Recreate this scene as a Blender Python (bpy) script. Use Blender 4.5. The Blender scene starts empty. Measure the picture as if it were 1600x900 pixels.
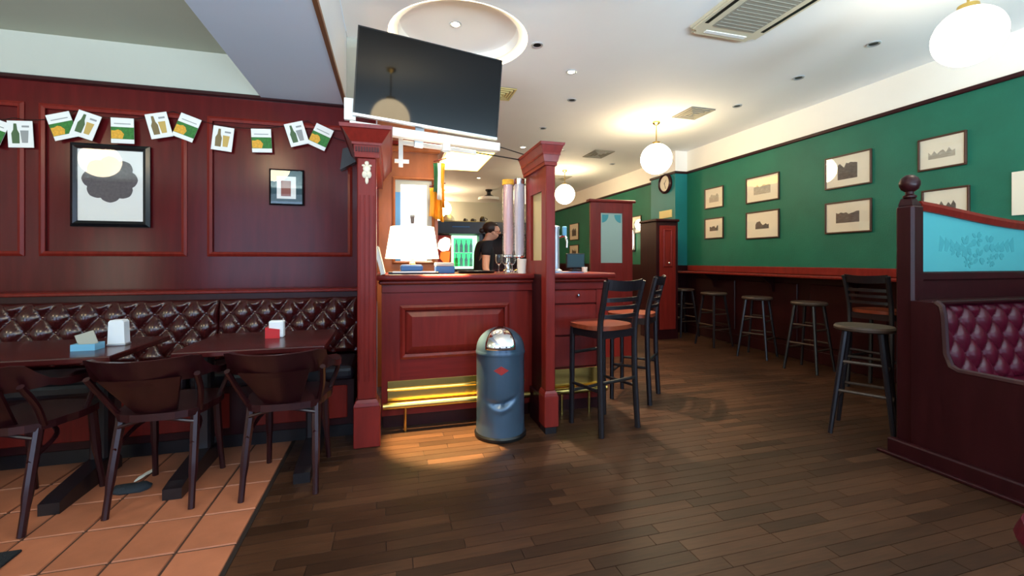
import bpy, bmesh, math, random
from mathutils import Vector, Matrix
random.seed(7)
PI = math.pi
R = math.radians
SC = bpy.context.scene
COL = SC.collection

# ------------------------------------------------------------------ camera
cam_d = bpy.data.cameras.new('camera')
cam = bpy.data.objects.new('camera', cam_d)
COL.objects.link(cam)
cam.location = (0, 0, 1.2)
cam.rotation_euler = (R(90), 0, -math.atan(190 / 680))
cam_d.sensor_width = 36
cam_d.lens = 680 / 1600 * 36
cam_d.shift_y = -43 / 1600
cam_d.clip_start = 0.02
SC.camera = cam

# ------------------------------------------------------------------ world, daylight, exposure
SC.view_settings.view_transform = 'Standard'
SC.view_settings.look = 'None'
SC.view_settings.gamma = 1
SC.view_settings.use_curve_mapping = False
SC.view_settings.exposure = 0.5
wd = bpy.data.worlds.new('daylight')
SC.world = wd
wd.use_nodes = True
wd.node_tree.nodes['Background'].inputs[0].default_value = (0.62, 0.78, 1.0, 1)
wd.node_tree.nodes['Background'].inputs[1].default_value = 1.0


def area(name, loc, rot, sx, sy, power, col):
    l = bpy.data.lights.new(name, 'AREA')
    l.shape = 'RECTANGLE'
    l.size, l.size_y = sx, sy
    l.energy = power
    l.color = col
    o = bpy.data.objects.new(name, l)
    COL.objects.link(o)
    o.location = loc
    o.rotation_euler = rot
    return o


# daylight through the street windows behind the camera (wall at y = -3)
DAY = (0.44, 0.62, 1.0)
area('daylight', (-2.6, -3.12, 1.45), (R(100), 0, 0), 2.3, 2.2, 30, DAY)
area('daylight', (0.6, -3.12, 1.45), (R(100), 0, 0), 2.3, 2.2, 20, DAY)
area('daylight', (3.4, -3.12, 1.45), (R(100), 0, 0), 1.9, 2.2, 17, DAY)
area('daylight', (-5.3, -3.12, 1.1), (R(100), 0, 0), 1.0, 1.5, 17, (0.85, 1.0, 0.72))
# unseen uplight added on the ground outside those windows to brighten the ceiling
area('added_uplight', (-0.6, -5.4, 0.0), (R(180), 0, 0), 11.0, 4.0, 5200, (0.60, 0.83, 1.0))

# ------------------------------------------------------------------ materials


def lin(c):
    return tuple((v / 255 / 12.92 if v <= 10 else ((v / 255 + 0.055) / 1.055) ** 2.4) for v in c) + (1,)


MATS = {}


def mat(name, rgb, rough=0.5, metal=0.0, coat=0.0, emit=None, estr=0.0, trans=0.0, alpha=1.0, spec=0.5,
        noise=0.0, nscale=(8, 8, 8), bump=0.0, bscale=60.0, rnd=0.0, island=False, ior=1.45):
    m = bpy.data.materials.new(name)
    m.use_nodes = True
    nt = m.node_tree
    b = nt.nodes['Principled BSDF']
    I = b.inputs
    I['Base Color'].default_value = lin(rgb)
    I['Roughness'].default_value = rough
    I['Metallic'].default_value = metal
    I['Coat Weight'].default_value = coat
    I['Coat Roughness'].default_value = 0.12
    I['Transmission Weight'].default_value = trans
    I['Alpha'].default_value = alpha
    I['IOR'].default_value = ior
    I['Specular IOR Level'].default_value = spec
    if emit:
        I['Emission Color'].default_value = lin(emit)
        I['Emission Strength'].default_value = estr
    tc = None
    if noise or bump:
        tc = nt.nodes.new('ShaderNodeTexCoord')
    last = None
    if noise:
        mp = nt.nodes.new('ShaderNodeMapping')
        mp.inputs['Scale'].default_value = nscale
        nt.links.new(tc.outputs['Object'], mp.inputs[0])
        n = nt.nodes.new('ShaderNodeTexNoise')
        n.inputs['Scale'].default_value = 1.0
        n.inputs['Detail'].default_value = 5
        nt.links.new(mp.outputs[0], n.inputs['Vector'])
        r = nt.nodes.new('ShaderNodeMapRange')
        r.inputs[1].default_value, r.inputs[2].default_value = 0.25, 0.75
        r.inputs[3].default_value, r.inputs[4].default_value = 1 - noise, 1 + noise
        nt.links.new(n.outputs[0], r.inputs[0])
        last = r.outputs[0]
    if rnd:
        g = nt.nodes.new('ShaderNodeNewGeometry' if island else 'ShaderNodeObjectInfo')
        r2 = nt.nodes.new('ShaderNodeMapRange')
        r2.inputs[3].default_value, r2.inputs[4].default_value = 1 - rnd, 1 + rnd
        nt.links.new(g.outputs['Random Per Island' if island else 'Random'], r2.inputs[0])
        if last:
            mu = nt.nodes.new('ShaderNodeMath')
            mu.operation = 'MULTIPLY'
            nt.links.new(last, mu.inputs[0])
            nt.links.new(r2.outputs[0], mu.inputs[1])
            last = mu.outputs[0]
        else:
            last = r2.outputs[0]
    if last:
        v = nt.nodes.new('ShaderNodeVectorMath')
        v.operation = 'SCALE'
        v.inputs[0].default_value = lin(rgb)[:3]
        nt.links.new(last, v.inputs['Scale'])
        nt.links.new(v.outputs[0], I['Base Color'])
    if bump:
        n2 = nt.nodes.new('ShaderNodeTexNoise')
        n2.inputs['Scale'].default_value = bscale
        n2.inputs['Detail'].default_value = 3
        nt.links.new(tc.outputs['Object'], n2.inputs['Vector'])
        bp = nt.nodes.new('ShaderNodeBump')
        bp.inputs['Strength'].default_value = bump
        bp.inputs['Distance'].default_value = 0.01
        nt.links.new(n2.outputs[0], bp.inputs['Height'])
        nt.links.new(bp.outputs[0], I['Normal'])
    MATS[name] = m
    return m


mat('mahogany', (116, 32, 25), 0.34, coat=0.06, spec=0.25, noise=0.22, nscale=(35, 35, 3))
mat('mahogany_h', (110, 30, 26), 0.34, coat=0.06, spec=0.25, noise=0.22, nscale=(3, 35, 35))
mat('mahogany_panel', (84, 18, 20), 0.2, coat=0.08, spec=0.25, noise=0.22, nscale=(18, 18, 2.2), bump=0.03, bscale=9)
mat('mahogany_dark', (46, 13, 16), 0.36, coat=0.05, spec=0.3, noise=0.25, nscale=(25, 25, 3))
mat('red_wood', (122, 34, 28), 0.35, coat=0.1, spec=0.35, noise=0.18, nscale=(25, 25, 3))
mat('orange_wood', (165, 92, 48), 0.4, coat=0.2, noise=0.2, nscale=(12, 4, 4))
mat('table_wood', (66, 19, 19), 0.25, coat=0.15, spec=0.4, noise=0.28, nscale=(3, 30, 30))
mat('chair_wood', (44, 13, 17), 0.32, coat=0.15, noise=0.25, nscale=(25, 8, 8))
mat('black_wood', (24, 19, 24), 0.4, coat=0.25, noise=0.25, nscale=(20, 20, 5))
mat('seat_wood', (128, 58, 36), 0.3, coat=0.4, noise=0.25, nscale=(5, 35, 5))
mat('dark_seat_wood', (62, 46, 36), 0.5, noise=0.25, nscale=(5, 35, 5))
mat('oxblood_leather', (60, 15, 17), 0.2, coat=0.6, bump=0.06, bscale=160)
mat('red_leather', (78, 12, 30), 0.3, coat=0.12, spec=0.3, bump=0.06, bscale=160)
mat('black_leather', (26, 24, 32), 0.35, bump=0.08, bscale=120)
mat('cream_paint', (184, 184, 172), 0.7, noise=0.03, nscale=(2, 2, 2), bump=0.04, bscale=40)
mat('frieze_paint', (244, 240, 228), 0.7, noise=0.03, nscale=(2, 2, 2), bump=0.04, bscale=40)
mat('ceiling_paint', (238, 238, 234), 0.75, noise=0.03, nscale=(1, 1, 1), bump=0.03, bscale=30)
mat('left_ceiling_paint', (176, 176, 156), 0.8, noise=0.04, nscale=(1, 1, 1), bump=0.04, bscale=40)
mat('beam_paint', (206, 214, 224), 0.6, noise=0.03, nscale=(1.5, 1.5, 1.5))
mat('green_paint', (17, 102, 80), 0.6, noise=0.12, nscale=(3, 3, 3), bump=0.25, bscale=70)
mat('teal_paint', (24, 118, 118), 0.55, noise=0.08, nscale=(3, 3, 3))
mat('brown_trim', (112, 70, 42), 0.5)
mat('plank_wood', (63, 39, 25), 0.42, coat=0.0, spec=0.35, noise=0.35, nscale=(5, 70, 5), rnd=0.4)
mat('plank_field', (63, 39, 25), 0.42, coat=0.0, spec=0.35, noise=0.35, nscale=(5, 70, 5), rnd=0.4, island=True)
mat('plank_far', (60, 38, 25), 0.36, coat=0.12, noise=0.4, nscale=(2.5, 15, 5))
mat('joint_dark', (34, 22, 17), 0.8)
mat('grout', (72, 46, 36), 0.9)
mat('terracotta', (176, 108, 78), 0.5, noise=0.22, nscale=(5, 5, 5), bump=0.1, bscale=22, rnd=0.1)
mat('brass', (200, 170, 96), 0.24, metal=1.0, noise=0.12, nscale=(3, 20, 20))
mat('chrome', (225, 225, 225), 0.08, metal=1.0)
mat('steel', (205, 210, 214), 0.38, metal=0.75)
mat('bin_metal', (74, 96, 118), 0.32, metal=0.5, coat=0.5)
mat('black_plastic', (16, 16, 18), 0.35)
mat('screen_black', (7, 8, 11), 0.05, spec=0.3)
mat('white_paint', (240, 238, 232), 0.35)
mat('white_card', (236, 236, 232), 0.6)
mat('paper', (232, 228, 218), 0.7)
mat('cream_mat', (232, 224, 202), 0.7)
mat('black_frame', (18, 20, 24), 0.25, coat=0.3)
mat('brown_frame', (74, 42, 28), 0.4)
mat('teal_mat', (36, 72, 82), 0.6)
mat('grey_print', (104, 98, 100), 0.85, spec=0.1, noise=0.15, nscale=(60, 60, 60))
mat('dark_print', (104, 98, 90), 0.8, noise=0.4, nscale=(40, 40, 90))
mat('light_print', (176, 168, 150), 0.8, noise=0.25, nscale=(40, 40, 90))
mat('red_print', (150, 92, 84), 0.8)
mat('card_green', (46, 116, 44), 0.6, noise=0.4, nscale=(60, 60, 60))
mat('card_yellow', (222, 164, 48), 0.6, noise=0.2, nscale=(70, 70, 70))
mat('card_grey', (150, 152, 150), 0.6)
mat('bottle_green', (70, 98, 60), 0.5)
mat('bottle_brown', (122, 104, 64), 0.5)
mat('beer_gold', (196, 164, 86), 0.5)
mat('etched_glass', (176, 200, 186), 0.5, trans=0.25)
mat('booth_glass', (96, 184, 186), 0.42, trans=0.25)
mat('booth_etch', (76, 158, 162), 0.55, trans=0.1)
mat('amber_glass', (196, 186, 140), 0.4, trans=0.25)
mat('clear_plastic', (236, 226, 230), 0.12, trans=0.75, ior=1.2)
mat('cup_pink', (236, 200, 206), 0.4, trans=0.2)
mat('cup_grey', (224, 218, 228), 0.35, trans=0.3)
mat('glass', (240, 245, 245), 0.05, trans=1.0, ior=1.3)
# thin picture glass: a clear sheet with a Fresnel reflection
m = bpy.data.materials.new('picture_glass')
m.use_nodes = True
nt = m.node_tree
nt.nodes.remove(nt.nodes['Principled BSDF'])
tr_, gs_, mx_, fr_ = (nt.nodes.new(k) for k in ('ShaderNodeBsdfTransparent', 'ShaderNodeBsdfGlossy', 'ShaderNodeMixShader', 'ShaderNodeLayerWeight'))
gs_.inputs['Roughness'].default_value = 0.015
fr_.inputs['Blend'].default_value = 0.5
po_ = nt.nodes.new('ShaderNodeMath')
po_.operation = 'POWER'
po_.inputs[1].default_value = 4.0
nt.links.new(fr_.outputs['Facing'], po_.inputs[0])
ad_ = nt.nodes.new('ShaderNodeMath')
ad_.operation = 'MULTIPLY_ADD'
ad_.inputs[1].default_value = 0.6
ad_.inputs[2].default_value = 0.04
nt.links.new(po_.outputs[0], ad_.inputs[0])
nt.links.new(ad_.outputs[0], mx_.inputs[0])
nt.links.new(tr_.outputs[0], mx_.inputs[1])
nt.links.new(gs_.outputs[0], mx_.inputs[2])
nt.links.new(mx_.outputs[0], nt.nodes['Material Output'].inputs['Surface'])
MATS['picture_glass'] = m
mat('globe_seating', (255, 250, 238), 0.3, emit=(255, 230, 186), estr=15.0)
mat('globe_glass', (255, 250, 238), 0.3, emit=(255, 228, 184), estr=24.0)
mat('globe_near', (255, 250, 240), 0.3, emit=(255, 238, 210), estr=12.0)
mat('lamp_shade', (255, 248, 230), 0.8, emit=(255, 238, 200), estr=3.0)
mat('bulb_lit', (255, 250, 235), 0.3, emit=(255, 236, 196), estr=30.0)
mat('panel_lit', (255, 240, 190), 0.3, emit=(255, 208, 96), estr=6.0)
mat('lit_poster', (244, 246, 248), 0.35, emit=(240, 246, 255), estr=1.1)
mat('added_ring_glow', (255, 240, 210), 0.4, emit=(255, 232, 190), estr=6.0)
mat('blue_edge', (88, 150, 205), 0.4)
mat('fridge_green', (20, 190, 110), 0.3, emit=(10, 200, 100), estr=0.6)
mat('fridge_light', (200, 255, 210), 0.3, emit=(180, 255, 200), estr=1.1)
mat('sign_orange', (240, 130, 50), 0.4, emit=(255, 110, 30), estr=0.9)
mat('sign_white', (255, 250, 235), 0.4, emit=(255, 236, 205), estr=3.5)
mat('sign_red', (140, 40, 30), 0.5, emit=(160, 30, 15), estr=0.12)
mat('skin', (206, 150, 124), 0.5)
mat('black_cloth', (22, 22, 30), 0.85, bump=0.1, bscale=60)
mat('dark_hair', (44, 26, 20), 0.5, noise=0.4, nscale=(60, 60, 8))
mat('flag_green', (38, 100, 58), 0.8)
mat('flag_orange', (238, 158, 30), 0.8)
mat('blue_plastic', (52, 96, 150), 0.4)
mat('grey_plastic', (176, 176, 164), 0.5)
mat('vent_grey', (152, 148, 134), 0.6)
mat('red_plastic', (190, 34, 36), 0.35)
mat('badge_red', (160, 44, 40), 0.4)
mat('light_blue', (112, 178, 214), 0.3)
mat('napkin', (232, 240, 248), 0.8)
mat('rag', (40, 46, 54), 0.9, bump=0.4, bscale=50)
mat('mat_black', (24, 26, 32), 0.95, bump=0.5, bscale=150)
mat('cream_plastic', (214, 204, 176), 0.5)
mat('yellow_card', (222, 206, 140), 0.6)
mat('bone', (214, 204, 184), 0.5, noise=0.2, nscale=(40, 40, 40))

# ------------------------------------------------------------------ mesh helpers


def box(bm, x0, x1, y0, y1, z0, z1, bev=0.0, M=None, seg=1):
    vs = [bm.verts.new((x, y, z)) for z in (z0, z1) for y in (y0, y1) for x in (x0, x1)]
    fs = [bm.faces.new([vs[i] for i in q]) for q in
          ((0, 2, 3, 1), (4, 5, 7, 6), (0, 1, 5, 4), (2, 6, 7, 3), (0, 4, 6, 2), (1, 3, 7, 5))]
    if bev > 0:
        es = {e for f in fs for e in f.edges}
        r = bmesh.ops.bevel(bm, geom=list(es), offset=bev, segments=seg, affect='EDGES', profile=0.5)
        vs = list({v for f in r['faces'] for v in f.verts} | {v for f in fs if f.is_valid for v in f.verts})
    if M is not None:
        bmesh.ops.transform(bm, matrix=M, verts=vs)
    return vs


def prism(bm, pts, y0, y1, axis='y'):
    """extrude a 2-D outline (x, z) along y, or (y, z) along x, or (x, y) along z"""
    def P(p, d):
        return {'y': (p[0], d, p[1]), 'x': (d, p[0], p[1]), 'z': (p[0], p[1], d)}[axis]
    a = [bm.verts.new(P(p, y0)) for p in pts]
    b = [bm.verts.new(P(p, y1)) for p in pts]
    n = len(pts)
    bm.faces.new(a)
    bm.faces.new(b[::-1])
    for i in range(n):
        bm.faces.new((a[i], b[i], b[(i + 1) % n], a[(i + 1) % n]))
    return a + b


def lathe(bm, prof, n=24, cx=0, cy=0, a0=0, a1=2 * PI, cap=True, M=None):
    full = abs(a1 - a0 - 2 * PI) < 1e-6
    rings = []
    k = n if full else n + 1
    for r, z in prof:
        if r < 1e-6:
            rings.append([bm.verts.new((cx, cy, z))])
        else:
            rings.append([bm.verts.new((cx + r * math.cos(a0 + (a1 - a0) * i / n), cy + r * math.sin(a0 + (a1 - a0) * i / n), z)) for i in range(k)])
    for A, B in zip(rings, rings[1:]):
        for i in range(n):
            j = (i + 1) % k
            if len(A) == 1 and len(B) == 1:
                continue
            if len(A) == 1:
                bm.faces.new((A[0], B[j], B[i]))
            elif len(B) == 1:
                bm.faces.new((A[i], A[j], B[0]))
            else:
                bm.faces.new((A[i], A[j], B[j], B[i]))
    if cap and full:
        if len(rings[0]) > 2:
            bm.faces.new(rings[0][::-1])
        if len(rings[-1]) > 2:
            bm.faces.new(rings[-1])
    vs = [v for r in rings for v in r]
    if M is not None:
        bmesh.ops.transform(bm, matrix=M, verts=vs)
    return vs


def tube(bm, pts, rad, n=8, flat=None):
    """swept tube; rad a number or one per point; flat = (wide, thin) scale of section"""
    P = [Vector(p) for p in pts]
    if not isinstance(rad, (list, tuple)):
        rad = [rad] * len(P)
    rings = []
    up = None
    for i, p in enumerate(P):
        t = (P[min(i + 1, len(P) - 1)] - P[max(i - 1, 0)]).normalized()
        if up is None:
            up = Vector((0, 0, 1)) if abs(t.z) < 0.9 else Vector((0, 1, 0))
        s = t.cross(up)
        if s.length < 1e-6:
            s = t.cross(Vector((1, 0, 0)))
        s.normalize()
        u = s.cross(t).normalized()
        up = u
        a, b = flat if flat else (1, 1)
        rings.append([bm.verts.new(p + rad[i] * (a * math.cos(2 * PI * k / n) * s + b * math.sin(2 * PI * k / n) * u)) for k in range(n)])
    for A, B in zip(rings, rings[1:]):
        for k in range(n):
            bm.faces.new((A[k], A[(k + 1) % n], B[(k + 1) % n], B[k]))
    bm.faces.new(rings[0][::-1])
    bm.faces.new(rings[-1])


def curve_pts(ctrl, n=6):
    """Catmull-Rom through control points"""
    P = [Vector(c) for c in ctrl]
    P = [2 * P[0] - P[1]] + P + [2 * P[-1] - P[-2]]
    out = []
    for i in range(1, len(P) - 2):
        for k in range(n):
            t = k / n
            a, b, c, d = P[i - 1], P[i], P[i + 1], P[i + 2]
            out.append(0.5 * ((2 * b) + (c - a) * t + (2 * a - 5 * b + 4 * c - d) * t * t + (3 * b - a - 3 * c + d) * t ** 3))
    out.append(P[-2])
    return out


def sphere(bm, c, r, seg=20, rings=12, sc=(1, 1, 1)):
    M = Matrix.Translation(c) @ Matrix.Diagonal((r * sc[0], r * sc[1], r * sc[2], 1))
    bmesh.ops.create_uvsphere(bm, u_segments=seg, v_segments=rings, radius=1, matrix=M)


def obj(name, bm, m, parent=None, smooth=False, world=True, angle=35):
    """link bm as one mesh object; world coordinates are turned into the parent's"""
    bmesh.ops.recalc_face_normals(bm, faces=bm.faces)
    me = bpy.data.meshes.new(name)
    if parent is not None and world:
        r = parent
        off = Vector((0, 0, 0))
        while r is not None:
            off += r.location
            r = r.parent
        bmesh.ops.translate(bm, vec=-off, verts=bm.verts)
    bm.to_mesh(me)
    bm.free()
    o = bpy.data.objects.new(name, me)
    COL.objects.link(o)
    me.materials.append(MATS[m] if isinstance(m, str) else m)
    if smooth:
        for p in me.polygons:
            p.use_smooth = True
        me.set_sharp_from_angle(angle=R(angle))
    if parent is not None:
        o.parent = parent
    return o


def tag(o, label, cat, group=None, kind=None):
    o['label'] = label
    o['category'] = cat
    if group:
        o['group'] = group
    if kind:
        o['kind'] = kind
    return o


def thing(name, label, cat, loc=(0, 0, 0), rz=0, group=None):
    o = bpy.data.objects.new(name, None)
    o.empty_display_size = 0.05
    COL.objects.link(o)
    o.location = loc
    o.rotation_euler = (0, 0, rz)
    return tag(o, label, cat, group)


def struct(name, bm, m, parent=None, smooth=False):
    o = obj(name, bm, m, parent, smooth)
    if parent is None:
        o['kind'] = 'structure'
    return o


def bx(name, m, parent, *d, bev=0.0, world=True, seg=1):
    bm = bmesh.new()
    box(bm, *d, bev=bev, seg=seg)
    return obj(name, bm, m, parent, world=world)


def copy_tree(o, parent=None):
    c = o.copy()
    COL.objects.link(c)
    c.parent = parent
    for ch in [x for x in ALLKIDS.get(o.name, ())]:
        copy_tree(ch, c)
    return c


ALLKIDS = {}


def index_kids(root):
    ALLKIDS[root.name] = list(root.children)
    for ch in root.children:
        index_kids(ch)


def dup(proto, loc, rz, label, group=None):
    index_kids(proto)
    c = copy_tree(proto)
    c.location = loc
    c.rotation_euler = (0, 0, rz)
    c['label'] = label
    if group:
        c['group'] = group
    return c


# ================================================================== STRUCTURE
WB = 3.80      # panelled back wall of the seating bay (faces -y)
WR = 4.80      # green wall (faces -x)
CH = 3.03      # main ceiling
CL = 2.78      # ceiling over the seating bay
FAR = 13.5
SPLIT = -0.62  # tiles left of this, planks right

# floors
bm = bmesh.new()
box(bm, SPLIT, WR + .1, -3.1, FAR + .1, -0.12, -0.004)
floor = struct('floor', bm, 'joint_dark')
bm = bmesh.new()
box(bm, -6.2, SPLIT, -3.1, WB + .1, -0.12, -0.005)
floor_t = struct('floor.001', bm, 'grout')


def in_view(x, y, m=0.0):
    c, s = math.cos(math.atan(190 / 680)), math.sin(math.atan(190 / 680))
    fw = x * s + y * c
    if fw < 0.3:
        return None
    px = 800 + 680 * (x * c - y * s) / fw
    py = 407 + 680 * 1.2 / fw
    if -40 - m < px < 1640 + m and py < 925 + m:
        return fw
    return None


# strip parquet: the 300 that show largest are pieces of their own
PW, GAP = 0.066, 0.0012
planks = []
row = 0
y = 0.35
while y < 6.2:
    x = SPLIT + 0.012 - random.random() * 0.35
    while x < WR - .1:
        ln = random.choice((0.34, 0.42, 0.5, 0.62))
        a, b = max(x, SPLIT + 0.012), min(x + ln, WR)
        if b - a > 0.004:
            planks.append((a, b, y, y + PW))
        x += ln
    y += PW
    row += 1


def plank_bm(bm, x0, x1, y0, y1, z=0.0):
    e = 0.001
    lo = [bm.verts.new(p) for p in ((x0, y0, -0.006), (x1, y0, -0.006), (x1, y1, -0.006), (x0, y1, -0.006))]
    hi = [bm.verts.new(p) for p in ((x0 + e, y0 + e, z), (x1 - e, y0 + e, z), (x1 - e, y1 - e, z), (x0 + e, y1 - e, z))]
    bm.faces.new(hi)
    for i in range(4):
        bm.faces.new((lo[i], lo[(i + 1) % 4], hi[(i + 1) % 4], hi[i]))


scored = []
for p in planks:
    fw = in_view((p[0] + p[1]) / 2, (p[2] + p[3]) / 2)
    scored.append(((p[1] - p[0]) / fw ** 3 if fw else 0.0, p))
scored.sort(key=lambda t: -t[0])
meshes = {}
bm_rest = bmesh.new()
for i, (sc_, p) in enumerate(scored):
    if i < 300 and sc_ > 0:
        ln = round(p[1] - p[0], 3)
        if ln not in meshes:
            b = bmesh.new()
            plank_bm(b, GAP / 2, ln - GAP / 2, GAP / 2, PW - GAP / 2)
            bmesh.ops.recalc_face_normals(b, faces=b.faces)
            me = bpy.data.meshes.new('plank')
            b.to_mesh(me)
            b.free()
            me.materials.append(MATS['plank_wood'])
            meshes[ln] = me
        o = bpy.data.objects.new('plank', meshes[ln])
        COL.objects.link(o)
        o.parent = floor
        o.location = (p[0], p[2], 0)
    else:
        plank_bm(bm_rest, p[0] + GAP / 2, p[1] - GAP / 2, p[2] + GAP / 2, p[3] - GAP / 2)
o = obj('far_planks', bm_rest, 'plank_field', floor)
o['kind'] = 'stuff'
bx('distant_boards', 'plank_far', floor, SPLIT, WR, y, FAR, -0.006, 0)
bx('near_boards', 'plank_far', floor, SPLIT, WR, -3, 0.35, -0.006, 0)
bx('edge_strip', 'joint_dark', floor, SPLIT - 0.004, SPLIT + 0.012, -3, WB, -0.004, 0.001)

# terracotta tiles
TX, TY, G = 0.2255, 0.272, 0.008
b = bmesh.new()
e = 0.004
lo = [(G / 2, G / 2), (TX - G / 2, G / 2), (TX - G / 2, TY - G / 2), (G / 2, TY - G / 2)]
lo_v = [b.verts.new((p[0], p[1], -0.008)) for p in lo]
hi_v = [b.verts.new((p[0] + (e if p[0] < .1 else -e), p[1] + (e if p[1] < .1 else -e), 0)) for p in lo]
b.faces.new(hi_v)
for i in range(4):
    b.faces.new((lo_v[i], lo_v[(i + 1) % 4], hi_v[(i + 1) % 4], hi_v[i]))
bmesh.ops.recalc_face_normals(b, faces=b.faces)
tile_me = bpy.data.meshes.new('tile')
b.to_mesh(tile_me)
b.free()
tile_me.materials.append(MATS['terracotta'])
for i in range(12):
    for j in range(10):
        x = SPLIT - 0.006 - (i + 1) * TX
        y = 1.277 + j * TY
        if y + TY > WB + .05:
            continue
        if in_view(x + TX / 2, y + TY / 2, 60) is None:
            continue
        o = bpy.data.objects.new('tile', tile_me)
        COL.objects.link(o)
        o.parent = floor_t
        o.location = (x, y, random.uniform(-.0006, .0006))
bx('near_tiles', 'terracotta', floor_t, -6.1, SPLIT - .006, -3, 1.275, -0.008, -0.002)
bx('side_tiles', 'terracotta', floor_t, -6.1, SPLIT - .006 - 12 * TX, 1.275, WB, -0.008, -0.002)

# main ceiling with the round recess over the bar
RC, RR = (0.55, 3.60), 0.57
bm = bmesh.new()
outer = [(-0.34, -3.1), (WR + .1, -3.1), (WR + .1, FAR + .1), (-0.34, FAR + .1)]
NV = 48
ov = [bm.verts.new((p[0], p[1], CH)) for p in outer]
iv = [bm.verts.new((RC[0] + RR * math.cos(2 * PI * k / NV), RC[1] + RR * math.sin(2 * PI * k / NV), CH)) for k in range(NV)]
es = [bm.edges.new((ov[k], ov[(k + 1) % 4])) for k in range(4)] + [bm.edges.new((iv[k], iv[(k + 1) % NV])) for k in range(NV)]
bmesh.ops.triangle_fill(bm, edges=es, use_beauty=True)
lathe(bm, [(RR, CH), (RR, CH + .035), (RR - .075, CH + .035), (RR - .09, CH + .11), (0, CH + .13)], NV, *RC, cap=False)
box(bm, -0.34, WR + .1, -3.1, FAR + .1, CH + .16, CH + .2)
struct('ceiling', bm, 'ceiling_paint', smooth=False)
bm = bmesh.new()
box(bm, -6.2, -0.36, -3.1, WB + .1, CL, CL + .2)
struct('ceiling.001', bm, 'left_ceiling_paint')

bm = bmesh.new()
lathe(bm, [(RR - .004, CH + .006), (RR - .004, CH + .02), (RR - .016, CH + .02), (RR - .016, CH + .006), (RR - .004, CH + .006)], NV, *RC, cap=False)
struct('glow_ring', bm, 'added_ring_glow')  # glowing ring added inside the recess to brighten its edge

# beam between the two ceilings, brown edge strip
bm = bmesh.new()
box(bm, -0.965, -0.345, -3.0, WB, 2.46, CH + .02, bev=.004)
struct('ceiling_beam', bm, 'beam_paint')
bm = bmesh.new()
box(bm, -0.362, -0.338, -3.0, WB - .005, 2.445, 2.475)
struct('trim_1', bm, 'brown_trim')

# panelled wall
bm = bmesh.new()
box(bm, -6.2, -0.12, WB, WB + .2, 0, 2.47)
wall_back = struct('wall_back', bm, 'mahogany_panel')
bm = bmesh.new()
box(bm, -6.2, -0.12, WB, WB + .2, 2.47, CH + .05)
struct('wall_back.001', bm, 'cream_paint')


def frame_moulding(name, x0, x1, z0, z1, yf, w, d, m, parent, world=True):
    """a picture-frame moulding on a wall facing -y"""
    bm = bmesh.new()
    o = [(x0, z0), (x1, z0), (x1, z1), (x0, z1)]
    i = [(x0 + w, z0 + w), (x1 - w, z0 + w), (x1 - w, z1 - w), (x0 + w, z1 - w)]
    mI = [((a[0] + c[0]) / 2, (a[1] + c[1]) / 2) for a, c in zip(o, i)]
    rings = [[bm.verts.new((p[0], y_, p[1])) for p in q] for q, y_ in ((o, yf), (o, yf - d * .5), (mI, yf - d), (i, yf - d * .6), (i, yf))]
    for A, B in zip(rings, rings[1:]):
        for k in range(4):
            bm.faces.new((A[k], A[(k + 1) % 4], B[(k + 1) % 4], B[k]))
    return obj(name, bm, m, parent, world=world)


# stiles, rails and recessed fields are pieces of the wall
SF = WB - 0.018
for x0, x1 in ((-6.0, -3.55), (-3.40, -2.42), (-2.34, -1.46), (-1.33, -0.30)):
    bx('panel_field', 'mahogany_panel', wall_back, x0 + .03, x1 - .03, WB - .006, WB, 1.255, 2.26, bev=.004)
    frame_moulding('panel_moulding', x0, x1, 1.23, 2.29, WB - .016, .035, .018, 'mahogany', wall_back)
for x0, x1 in ((-3.55, -3.40), (-2.42, -2.34), (-1.46, -1.33), (-0.30, -0.20)):
    bx('stile', 'mahogany_panel', wall_back, x0, x1, SF, WB, 1.23, 2.29)
bx('lower_rail', 'mahogany_panel', wall_back, -6, -.2, SF, WB, 0.98, 1.23)
bx('upper_rail', 'mahogany_panel', wall_back, -6, -.2, SF, WB, 2.29, 2.44)
bx('cap_moulding', 'mahogany_dark', wall_back, -6, -.2, WB - .045, WB, 2.44, 2.475, bev=.008)

# walls closing the room
bm = bmesh.new()
box(bm, -6.4, -6.2, -3.1, WB + .2, 0, CH + .1)
struct('wall_left', bm, 'cream_paint')
bm = bmesh.new()
box(bm, WR, WR + .2, -3.1, FAR + .2, 1.12, 2.665)
wall_right = struct('wall_right', bm, 'green_paint')
bm = bmesh.new()
box(bm, WR, WR + .2, -3.1, FAR + .2, 2.665, CH + .1)
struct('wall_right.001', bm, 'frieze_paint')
bm = bmesh.new()
box(bm, WR, WR + .2, -3.1, FAR + .2, 0, 1.12)
dado = struct('wall_right.002', bm, 'mahogany_dark')
bx('dado_rail', 'red_wood', dado, WR - .03, WR, -3, 6.2, 1.03, 1.12, bev=.006)
for k in range(9):
    y0 = -2.9 + k * 1.0
    bx('dado_panel', 'mahogany_dark', dado, WR - .02, WR, y0 + .08, y0 + .92, .2, .92, bev=.01)
bm = bmesh.new()
box(bm, WR - .028, WR, -3.0, FAR, 2.65, 2.69, bev=.006)
struct('trim_2', bm, 'mahogany_dark')
bm = bmesh.new()
box(bm, WR - .02, WR, -3.0, FAR, 0, .14, bev=.005)
struct('baseboard_right', bm, 'mahogany_dark')
bm = bmesh.new()
box(bm, -0.4, WR + .2, FAR, FAR + .2, 0, 2.2)
struct('wall_far', bm, 'mahogany_dark')
bm = bmesh.new()
box(bm, -0.4, WR + .2, FAR, FAR + .2, 2.2, CH + .1)
struct('wall_far.001', bm, 'cream_paint')
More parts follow.
